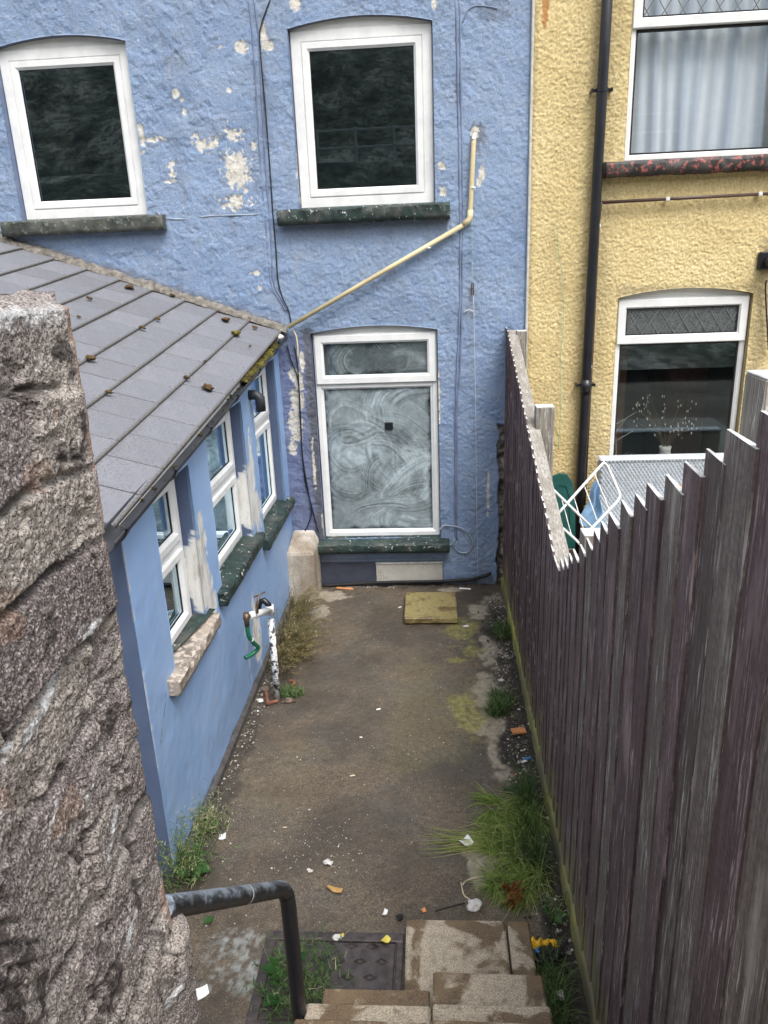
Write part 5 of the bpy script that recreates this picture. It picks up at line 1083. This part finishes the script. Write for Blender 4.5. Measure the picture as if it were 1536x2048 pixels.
# ================================================================== PLANTS
def blade_mesh(mb, p0, dirv, L, wd, droop, tint, seg=5):
    dirv = np.array(dirv, float); side = np.cross(dirv, [0, 0, 1.]); side /= (np.linalg.norm(side)+1e-6); V = []; p = np.array(p0, float); d = dirv/np.linalg.norm(dirv)
    for i in range(seg+1):
        w_ = wd*(1-(i/seg)**1.6); V += [p-side*w_, p+side*w_]; p = p+d*L/seg; d = d+np.array([0, 0, -droop/seg]); d /= np.linalg.norm(d)
        if p[2] < .006: p[2] = .006
    mb.add(V, [(2*i, 2*i+1, 2*i+3, 2*i+2) for i in range(seg)], tint)
def tuft(name, label, cat, spots, n, Lr, mat, lean=(0, 0), up_=(.6, 1.4), droop=(.8, 2.4), wd=(.0015, .0032), spread=.7, tr=(0, 1)):
    mb = MB(); c = np.mean([s[:2] for s in spots], 0)
    for k in range(n):
        s = random.choice(spots); a = random.uniform(0, 6.28); rr = math.sqrt(random.random())
        p = (s[0]+math.cos(a)*rr*s[2], s[1]+math.sin(a)*rr*s[3], .0); a2 = random.uniform(0, 6.28); sp = random.uniform(.1, spread); ln = s[4] if len(s) > 4 else lean
        blade_mesh(mb, p, (math.cos(a2)*sp+ln[0], math.sin(a2)*sp+ln[1], random.uniform(*up_)), random.uniform(*Lr), random.uniform(*wd), random.uniform(*droop), random.uniform(*tr))
    o = mb.build(name, M[mat], None, recalc=False, tint=True); return tag(o, label, cat)
g = [gz(1035, 1640), gz(1045, 1690), gz(1035, 1735), gz(1010, 1700), gz(1050, 1600), gz(1015, 1770)]
gs = []
for k in range(26):
    px, py = random.uniform(985, 1075), random.uniform(1600, 1790); px += (py-1690)*.06; q = gz(px, py); a = random.uniform(2.4, 5.2)
    gs.append((min(q[0], .50), q[1], random.uniform(.02, .055), random.uniform(.02, .06), (math.cos(a)*random.uniform(.2, 1.1)-.15, math.sin(a)*random.uniform(.2, .9))))
tuft('grass_clump', 'big bright green grass clump spilling from the foot of the fence', 'grass', gs, 2800, (.05, .22), 'grass', (0, 0), (.25, 1.0), (1.0, 4.2), (.0013, .0030), .75, (0, .92))
tuft('grass_clump', 'darker upright grass between the bright clump and the fence', 'grass', [(g[4][0]+.01, g[4][1], .05, .10), (g[1][0]+.05, g[1][1], .04, .2)], 420, (.10, .26), 'weed_green', (-.1, -.1), (.6, 1.3), (.8, 2.2), (.0014, .003), .7, (0, .7))
e = gz(905, 1690); tuft('grass_runner', 'long pale grass blades lying across the concrete towards the left', 'grass', [(g[3][0]-.06, g[3][1]+.03, .05, .05)], 70, (.25, .46), 'grass', (-1.6, .05), (.15, .5), (1.4, 2.6), (.0014, .0026), .5, (.45, 1))
c = gz(1000, 1405); tuft('weed', 'small bushy green weed at the fence foot below the mossy patch', 'weed', [(c[0]+.01, c[1], .08, .12), (c[0]-.03, c[1]-.12, .06, .05)], 620, (.04, .12), 'weed_green', (0, 0), (.5, 1.3), (.4, 2.0), (.002, .0042), 1.0, (0, .85))
c = gz(1003, 1268); tuft('weed', 'small dark weed in the crack nearest the house by the fence', 'weed', [(c[0], c[1], .06, .12)], 320, (.04, .13), 'weed_green', (0, 0), (.5, 1.3), (.4, 2.0), (.002, .004), 1.0, (0, .8))
c = gz(560, 1395); tuft('weed', 'low green weed at the base of the white pipe', 'weed', [(c[0]+.06, c[1]+.04, .09, .06)], 260, (.03, .09), 'weed_green', (0, 0), (.5, 1.2), (.6, 2.2), (.002, .0045), 1.0, (.1, .9))
c1, c2, c3 = gz(598, 1225), gz(572, 1320), gz(600, 1290)
def dry_weed():
    r = root('dry_weed', 'tall straw coloured dying weed growing behind the white pipe', 'weed', (c2[0], c2[1], 0)); mb = MB(); tw = MB()
    for k in range(330):
        s = random.choice(((c1[0]-.02, c1[1], .06, .12), (c2[0]-.02, c2[1], .07, .30), (c2[0]-.06, c2[1]+.25, .06, .3), (c3[0]-.04, c3[1], .08, .2), (c3[0]-.02, c3[1]-.1, .07, .2)))
        p = np.array([s[0]+random.uniform(-1, 1)*s[2], s[1]+random.uniform(-1, 1)*s[3], 0]); L = random.uniform(.14, .40); d = np.array([random.uniform(-.2, .85), random.uniform(-.6, .3), random.uniform(.55, 1.1)]); d /= np.linalg.norm(d)
        tip = p+d*L+np.array([.04, -.03, -.05]); mid = p+d*L*.55; tw.tube([p, mid, tip], [.0018, .0014, .0006], 4, False, random.uniform(.2, .8))
        for q in range(random.randint(12, 26)):
            t = random.random()**.7; b = p+(tip-p)*(.25+.75*t)+np.array([0, 0, .02*math.sin(t*3)]); a = random.uniform(0, 6.28)
            blade_mesh(mb, b, (math.cos(a), math.sin(a), random.uniform(-.2, .9)), random.uniform(.012, .036), random.uniform(.0010, .0024), random.uniform(.2, 1.5), min(1, max(0, random.gauss(.50, .26))), 2)
    tw.build('stems', M['weed_dry'], r, recalc=False, tint=True); mb.build('leaves', M['weed_dry'], r, recalc=False, tint=True)
dry_weed()
def leaf_me(L, wd, tint, serr=True):
    V = [(0, 0, 0)]; n = 7; T = []
    F = []; Vl = []; Vr = []; Vc = []
    for i in range(n+1):
        t = i/n; w_ = wd*math.sin(math.pi*min(1, t**.75))*(1+(.12 if serr and i % 2 else 0)); zc = .12*L*math.sin(t*2.6)-.10*L*t*t
        Vc.append((0, t*L, zc)); Vl.append((-w_, t*L-.04*L*(i % 2), zc+w_*.25)); Vr.append((w_, t*L-.04*L*(i % 2), zc+w_*.25))
    V = Vc+Vl+Vr; k = n+1
    for i in range(n): F += [(i, i+1, k+i+1, k+i), (i, 2*k+i, 2*k+i+1, i+1)]
    mb = MB().add(V, F, tint); me = bpy.data.meshes.new('leaf'); me.from_pydata(mb.V, [], mb.F); me.update()
    a = me.attributes.new('tint', 'FLOAT', 'POINT'); a.data.foreach_set('value', [min(1, max(0, tint+random.uniform(-.1, .1))) for _ in mb.V]); me.materials.append(M['leaf_green'])
    me.polygons.foreach_set('use_smooth', [True]*len(me.polygons)); return me
LEAF = [leaf_me(1, .34, t_) for t_ in (.2, .45, .7)]
def leafy(label, base, n, Lr, spread, h, extra=0, stemh=.2, cat='weed', name='leafy_weed', nb=200, dry_=.6):
    r = root(name, label, cat, (base[0], base[1], 0)); st_ = MB(); lf = MB()
    for k in range(n):
        a = random.uniform(0, 6.28); rr = spread*math.sqrt(random.random()); z = random.uniform(.03, h)
        o = bpy.data.objects.new('leaf', random.choice(LEAF)); COL.objects.link(o); o.parent = r; L = random.uniform(*Lr)
        o.location = (math.cos(a)*rr, math.sin(a)*rr, z); o.scale = (L, L, L); o.rotation_euler = (random.uniform(-.5, .5), random.uniform(-.4, .4), a-math.pi/2+random.uniform(-.6, .6))
        st_.tube([(base[0]+math.cos(a)*rr*.3, base[1]+math.sin(a)*rr*.3, 0), (base[0]+math.cos(a)*rr*.8, base[1]+math.sin(a)*rr*.8, z*.8), (base[0]+math.cos(a)*rr, base[1]+math.sin(a)*rr, z)], .0018, 4, False, .4)
    for k in range(nb):
        s = (base[0]+random.gauss(0, spread*.6), base[1]+random.gauss(0, spread*.7)); zt = random.uniform(.05, stemh); d = (random.gauss(0, .35), random.gauss(0, .35), 1.0); tip = np.array([s[0]+d[0]*zt, s[1]+d[1]*zt, zt])
        if k % 5 == 0: st_.tube([(s[0], s[1], 0), tip*.5+np.array([s[0], s[1], 0])*.5+[0, 0, .01], tip], .0012, 4, False, random.random())
        for q in range(8):
            t = random.random(); b = np.array([s[0], s[1], 0])*(1-t)+tip*t; a = random.uniform(0, 6.28); blade_mesh(lf, b, (math.cos(a), math.sin(a), random.uniform(-.1, 1)), random.uniform(.015, .045), random.uniform(.0012, .003), random.uniform(.3, 1.6), min(1, abs(random.gauss(dry_, .25))), 2)
    st_.build('stems', M['weed_green'], r, recalc=False, tint=True); lf.build('small_leaves', M['weed_green'], r, recalc=False, tint=True)
b = onz(378, 1755); leafy('tall weed with broad leaves at the near corner of the blue extension', (b[0]-.02, b[1]+.02), 16, (.04, .085), .075, .09, 0, .36, nb=230, dry_=.62)
b = onz(412, 1665); leafy('wispy dry weed along the foot of the blue extension wall', (b[0], b[1]), 2, (.02, .035), .05, .05, 0, .22, nb=90, dry_=.85)
b = onz(590, 1995, .0); leafy('nettle like weed growing around the handrail post', (b[0]+.02, b[1]+.03), 9, (.045, .085), .13, .14, 0, .18, nb=170, dry_=.35)
b = onz(403, 1858); leafy('single green leaf sprig on the concrete below the handrail', (b[0], b[1]), 1, (.045, .06), .02, .02, nb=0, stemh=.03)
c = onz(1108, 1960); tuft('grass_clump', 'dark grass growing between the steps and the fence', 'grass', [(c[0], c[1], .06, .12), (c[0]-.02, c[1]-.15, .05, .08)], 420, (.06, .16), 'weed_green', (-.1, 0), (.6, 1.3), (.6, 2.2), (.0014, .003), .9, (0, .8))
c = onz(1022, 1800); 
def fern():
    mb = MB()
    for k in range(10):
        a = random.uniform(0, 6.28); L = random.uniform(.06, .13); p0 = np.array([c[0]+random.uniform(-.02, .02), c[1]+random.uniform(-.05, .05), .01]); d = np.array([math.cos(a)*.5, math.sin(a)*.5-.2, 1.0]); tip = p0+d*L
        mb.tube([p0, (p0+tip)/2, tip], .0018, 4, False, .3)
        for q in range(16):
            t = q/16; b = p0+(tip-p0)*t
            for s in (-1, 1): blade_mesh(mb, b, (math.cos(a+s*1.4), math.sin(a+s*1.4), .15), .028*(1.1-t), .0042, .8, random.random(), 2)
    o = mb.build('dead_fern', M['fern_dead'], None, recalc=False, tint=True); tag(o, 'dead rust brown fern in front of the step slabs', 'fern')
fern()
c = onz(1118, 1865); leafy('pale sprig growing behind the yellow litter by the fence', (c[0]-.02, c[1]+.05), 3, (.03, .05), .03, .08, nb=20, stemh=.1)

# ================================================================== MOSS, LITTER AND GRIT
def lump(c, r, seed, mat, name, label, cat, group=None, nrm=(0, 0, 1), k=3, squash=.6, amp=.6, tintr=(0, 1)):
    bm = bmesh.new(); bmesh.ops.create_icosphere(bm, subdivisions=k, radius=1.0); rs_ = np.random.RandomState(seed)
    N = Vector(nrm).normalized(); q = Vector((0, 0, 1)).rotation_difference(N); rr = (r[0], r[1], r[2]) if isinstance(r, tuple) else (r, r, r*squash); T = []
    for v in bm.verts:
        n_ = float(fbm(v.co.x*1.7+seed*3.3+9, v.co.y*1.7+v.co.z*1.1+5, 3, seed)); f_ = 1+(n_-.5)*2*amp; T.append(min(1, max(0, tintr[0]+(tintr[1]-tintr[0])*(n_*1.2-.1+v.co.z*.25))))
        p = Vector((v.co.x*rr[0]*f_, v.co.y*rr[1]*f_, v.co.z*rr[2]*f_+rr[2]*.3)); v.co = q @ p
    me = bpy.data.meshes.new(name); bm.to_mesh(me); bm.free(); a = me.attributes.new('tint', 'FLOAT', 'POINT'); a.data.foreach_set('value', T); me.materials.append(M[mat]); me.polygons.foreach_set('use_smooth', [k > 2]*len(me.polygons))
    o = link(name, me); o.location = c; return tag(o, label, cat, group)
def onroof(px, py): d = ray(px, py); C_ = np.array([0, 0, CAM_H]); t = ((P0+rn*.014-C_)@rn)/(d@rn); return C_+t*d
for i, (px, py, r_) in enumerate(((258, 575, .035), (328, 577, .032), (345, 591, .022), (452, 640, .036), (471, 667, .038), (415, 776, .034), (510, 655, .018), (316, 638, .018), (285, 655, .020), (182, 717, .024), (373, 755, .018), (218, 785, .018), (178, 596, .020), (500, 692, .012), (158, 634, .014), (410, 722, .010))):
    lump(onroof(px, py), (r_, r_*.75, r_*.42), i+1, 'moss_brown' if i not in (4,) else 'moss', 'moss_clump', ({0: 'large dark moss clump on the roof, leftmost near the wall fillet', 1: 'dark moss clump touching the mortar fillet on the tiled roof', 3: 'brown moss clump on the roof near the cream pipe end', 4: 'yellowish moss clump on the roof just below the brown one near the cream pipe', 5: 'rusty moss clump on the tiles closest to the gutter'}.get(i, {2: 'small moss clump just right of the clump touching the mortar fillet', 6: 'small moss dot right of the brown clump near the cream pipe end', 9: 'dark moss clump in the tile joint close to the rough wall', 13: 'small moss dot on the roof just above the mossy gutter', 10: 'small moss clump in the second tile joint from the gutter'}.get(i, 'tiny dark moss clump in a tile joint high on the extension roof'))), 'moss', 'moss clumps on the tiled roof', rn, 3, .5, .9)
def gutter_moss():
    mb = MB(); T = []
    for k in range(150):
        y = random.choice((random.uniform(4.75, 5.85), random.uniform(4.75, 5.85), random.uniform(4.8, 5.8), random.uniform(2.6, 4.7))); big = y > 4.7; r_ = random.uniform(.014, .032) if big else random.uniform(.006, .014)
        x = -1.212+random.uniform(-.03, .03); z = eave(y)-(.010 if big else .034)+random.uniform(-.004, .008)
        if not big and random.random() < .35: continue
        b = len(mb.V); V = []; F = []; n = 7
        t0 = random.uniform(.2, .95) if big else random.uniform(0, .35); tt = []
        for j in range(4):
            q = j/3*math.pi/2*1.15
            for i in range(n): a = 6.28*i/n+j*.3; f_ = random.uniform(.75, 1.25); V.append((x+r_*f_*math.cos(a)*math.cos(q), y+r_*1.2*f_*math.sin(a)*math.cos(q), z+r_*.8*math.sin(q)*f_)); tt.append(min(1, max(0, t0-.3+.3*j/3+random.uniform(-.1, .1))))
        for j in range(3):
            for i in range(n): F.append((j*n+i, j*n+(i+1) % n, (j+1)*n+(i+1) % n, (j+1)*n+i))
        F.append(tuple(3*n+i for i in range(n))); mb.add(V, F, tt)
    o = mb.build('gutter_moss', M['moss'], None, smooth=True, tint=True); tag(o, 'green moss and dirt filling the extension gutter', 'moss', kind='stuff')
gutter_moss()
q = onx(573, 660, -1.21); 
lump((-1.205, 5.98, eave(5.98)+.012), (.035, .045, .026), 31, 'stone_white', 'stone', 'pale stone lodged in the gutter under the cream pipe', 'stone', None, (0, 0, 1), 2)
qq = onroof(552, 642); lump(qq+np.array([0, 0, .01]), (.05, .022, .02), 32, 'stone_white', 'mortar_lump', 'broken white mortar lump on the roof edge beside the cream pipe', 'mortar', None, rn, 2)
def bit(px, py, r, mat, name, label, cat, seed, squash=.5, k=2, z=.012): return lump(onz(px, py, z), r, seed, mat, name, label, cat, None, (0, 0, 1), k, squash, .8)
bit(948, 1812, (.030, .026, .020), 'stone_white', 'stone', 'white stone in front of the step slab by the dead fern', 'stone', 41)
bit(656, 1726, (.022, .018, .012), 'stone_white', 'stone', 'small white stone in the middle of the yard', 'stone', 42); bit(620, 1742, (.014, .010, .008), 'stone_white', 'stone', 'tiny white stone left of the small white stone in mid yard', 'stone', 47)
bit(530, 1380, (.03, .025, .02), 'stone_brown', 'stone', 'grey stone beside the white pipe foot', 'stone', 43); bit(520, 1402, (.02, .016, .012), 'stone_white', 'stone', 'whitish stone between the extension wall and the white pipe', 'stone', 44); bit(577, 1402, (.028, .02, .016), 'stone_brown', 'stone', 'brown stone on the gully edge right of the white pipe', 'stone', 45)
bit(1002, 1362, (.02, .018, .014), 'stone_white', 'stone', 'white pebble beside the green weed at the fence', 'stone', 46); bit(675, 1875, (.022, .014, .010), 'stone_white', 'stone', 'pale chip beside the top edge of the manhole cover', 'stone', 48); bit(800, 1835, (.018, .016, .014), 'black_dull', 'stone', 'small black lump beside the step slab corner', 'stone', 49)
def sheet(px, py, L, W_, rz, mat, name, label, cat, curl=.3, z=.012, sub=5, fold=0):
    c_ = onz(px, py, z); V = []; F = []; n = sub
    for j in range(n+1):
        for i in range(n+1):
            s, t = i/n-.5, j/n-.5; V.append((s*L, t*W_*(1-.5*abs(s)*fold), curl*L*(s*s+.3*t*s)+.02*L*math.sin(i*2.3+j)*curl))
    for j in range(n):
        for i in range(n): k = j*(n+1)+i; F.append((k, k+1, k+n+2, k+n+1))
    V = V+[(a, b_, c2-.003) for a, b_, c2 in V]; N_ = (n+1)**2; F = F+[tuple(x+N_ for x in f)[::-1] for f in F]
    o = MB().add(V, F).build(name, M[mat], None, smooth=True, recalc=False); o.location = c_; o.rotation_euler = (random.uniform(-.1, .1), random.uniform(-.1, .1), rz); return tag(o, label, cat)
sheet(932, 1685, .055, .05, .6, 'paper', 'crumpled_paper', 'white crumpled paper at the edge of the bright grass', 'paper', 1.1); sheet(445, 1673, .035, .04, .2, 'paper', 'paper_scrap', 'small white paper scrap near the extension wall foot', 'paper', .6)
sheet(670, 1779, .075, .026, -.35, 'leaf_dry', 'dry_leaf', 'curled dry tan leaf in mid yard above the manhole', 'leaf', .6, .012, 6, 1.6); sheet(772, 1880, .035, .034, .8, 'leaf_yellow', 'yellow_leaf', 'small yellow leaf at the top edge of the manhole cover', 'leaf', .7, .022, 5, 1.2); sheet(684, 1870, .016, .016, .3, 'leaf_yellow', 'yellow_leaf', 'tiny yellow leaf fragment on the manhole rim', 'leaf', .7, .022, 4, 1)
sheet(847, 1820, .02, .02, .4, 'orange_bit', 'orange_scrap', 'small orange scrap on the concrete above the step slab', 'scrap', .8); sheet(770, 1826, .03, .016, 1.2, 'paper', 'paper_scrap', 'white torn scrap on the concrete above the manhole', 'paper', .9)
sheet(722, 1807, .012, .006, 1.3, 'terracotta', 'red_scrap', 'tiny red scrap on the concrete above the manhole', 'scrap', .4)
sheet(391, 1990, .10, .05, .5, 'paper', 'paper_scrap', 'torn white paper lying beside the rough wall foot', 'paper', .5, .012, 6, 1.2)
def chip(px, py, L, W_, H_, rz, mat, name, label, cat, z=.0):
    c_ = onz(px, py, z); o = MB().box(-L/2, L/2, -W_/2, W_/2, 0, H_, .003).build(name, M[mat]); o.location = c_; o.rotation_euler = (random.uniform(-.08, .08), random.uniform(-.08, .08), rz); return tag(o, label, cat)
chip(1037, 1464, .085, .05, .016, .25, 'orange_bit', 'brick_piece', 'orange brick sliver lying against the fence foot', 'brick', .015); chip(932, 1253, .045, .02, .008, .2, 'paper', 'white_chip', 'white broken chip on the mossy patch near the slab', 'chip')
chip(930, 1178, .10, .022, .008, .0, 'paper', 'white_strip', 'white strip lying at the wall foot right of the loose slab', 'strip'); chip(690, 1178, .15, .02, .012, -.03, 'orange_bit', 'wood_strip', 'orange wooden strip at the wall foot left of the pale block', 'strip')
chip(800, 1215, .03, .012, .006, .5, 'paper', 'white_chip', 'white chip left of the loose mossy slab', 'chip'); chip(757, 1419, .03, .012, .006, .3, 'paper', 'white_chip', 'white chip alone in the middle of the yard', 'chip'); chip(722, 1475, .018, .010, .005, 0, 'paper', 'white_chip', 'smaller white chip in mid yard below the first', 'chip')
chip(705, 1552, .03, .010, .006, .2, 'wood_bit', 'wood_chip', 'pale wood chip in the middle of the wet concrete', 'chip'); chip(1030, 1550, .022, .012, .006, .4, 'orange_bit', 'orange_chip', 'orange chip in the soil at the fence foot', 'chip'); chip(570, 1655, .022, .006, .004, .1, 'wood_bit', 'wood_chip', 'thin pale splinter left of mid yard', 'chip')
chip(1055, 1518, .045, .018, .010, .4, 'blue_litter', 'blue_scrap', 'blue and white scrap at the fence foot above the grass', 'litter', .02); chip(1048, 1524, .04, .014, .008, .5, 'paper', 'white_scrap', 'white scrap next to the blue scrap at the fence foot', 'litter', .02)
# leaning thin white lath at the concrete block
a_, b_ = onz(617, 1208, .0), ony(632, 1172, 6.02); o = MB().tube([a_, b_], .006, 6).build('lath', M['wood_bit']); tag(o, 'thin pale lath lying beside the concrete block', 'lath')
# rubbish between the steps and the fence
yb_ = onz(1088, 1886, .05); mb = MB(); n = 18; V = []; F = []
for i in range(n+1):
    for j in range(5): s = i/n; V.append((yb_[0]-.052+.105*s, yb_[1]-.022+.011*j+.006*math.sin(s*19), .035+.035*math.sin(j/4*3.14)*(1+.25*math.sin(s*23))))
for i in range(n):
    for j in range(4): k = i*5+j; F.append((k, k+1, k+6, k+5))
o = mb.add(V, F).build('yellow_wrapper', M['yellow_plastic'], None, smooth=True); tag(o, 'bright yellow plastic wrapper between the step slab and the fence', 'wrapper')
lump(onz(1098, 1916, .02), (.052, .042, .032), 61, 'bin_bag', 'bin_bag', 'crumpled black plastic bag beside the step slab', 'bag', None, (0, 0, 1), 4, .6, 1.2)
chip(1077, 1905, .03, .022, .02, .7, 'blue_litter', 'blue_litter', 'small blue and white litter between the slab and the black bag', 'litter', .03); chip(1070, 1922, .016, .014, .012, .3, 'terracotta', 'red_litter', 'small red litter between the slab and the black bag', 'litter', .02)
lump(onz(1120, 1990, .02), (.022, .02, .016), 63, 'stone_white', 'stone', 'pale stone between the lower steps and the fence', 'stone', None, (0, 0, 1), 2)
# bare root or twig strands at the grass foot
for pts, lb in (([(925, 1770), (935, 1760), (965, 1753), (985, 1750)], 'thin tan root strand lying left of the grass clump'), ([(922, 1765), (928, 1790), (940, 1800), (938, 1815)], 'bent tan twig lying above the white stone'), ([(870, 1822), (905, 1812), (930, 1806)], 'dark thin twig lying above the step slab')):
    o = MB().tube(smooth_path([onz(x, y, .008) for x, y in pts], 4), .0026, 5).build('twig', M['wood_bit' if 'tan' in lb else 'black_dull']); tag(o, lb, 'twig')
def grit():
    V = []; F = []; T = []
    rs_ = np.random.RandomState(9)
    def put(x, y, r, t, z=.0):
        b = len(V); a = rs_.rand()*6.28
        for k in range(4): V.append((x+r*math.cos(a+k*1.57)*rs_.uniform(.5, 1.2), y+r*math.sin(a+k*1.57)*rs_.uniform(.5, 1.2), z))
        V.append((x+rs_.uniform(-.3, .3)*r, y+rs_.uniform(-.3, .3)*r, z+r*rs_.uniform(.5, 1.1))); T.extend([t]*5)
        F.extend([(b, b+1, b+4), (b+1, b+2, b+4), (b+2, b+3, b+4), (b+3, b, b+4)])
    for k in range(1500): put(rs_.uniform(-1.15, .42), rs_.uniform(1.9, 6.05), abs(rs_.normal(0, .0018))+.0010, rs_.uniform(.3, 1) if rs_.rand() < .5 else rs_.uniform(.85, 1), .001)
    for k in range(2600): x = rs_.normal(.46, .045); put(min(.54, x), rs_.uniform(2.4, 5.9), abs(rs_.normal(0, .005))+.002, rs_.uniform(0, .95), .005)
    for k in range(700): put(-1.22+abs(rs_.normal(0, .045)), rs_.uniform(2.9, 4.7), abs(rs_.normal(0, .004))+.0018, rs_.uniform(.1, 1), .004)
    for k in range(260): put(rs_.normal(-.62, .13), rs_.normal(2.95, .12), abs(rs_.normal(0, .0022))+.001, rs_.uniform(.7, 1), .001)
    for k in range(160): put(rs_.uniform(-1.0, .45), 6.09-abs(rs_.normal(0, .035)), abs(rs_.normal(0, .004))+.0018, rs_.uniform(.2, 1), .002)
    for k in range(350): put(rs_.uniform(.38, .54), rs_.uniform(1.5, 2.5), abs(rs_.normal(0, .006))+.002, rs_.uniform(0, .8), .005)
    me = bpy.data.meshes.new('grit'); me.from_pydata(V, [], F); me.update(); a = me.attributes.new('tint', 'FLOAT', 'POINT'); a.data.foreach_set('value', np.array(T, np.float32)); me.materials.append(M['grit'])
    o = link('grit', me); tag(o, 'loose grit and small stones scattered over the yard', 'grit', kind='stuff')
grit()
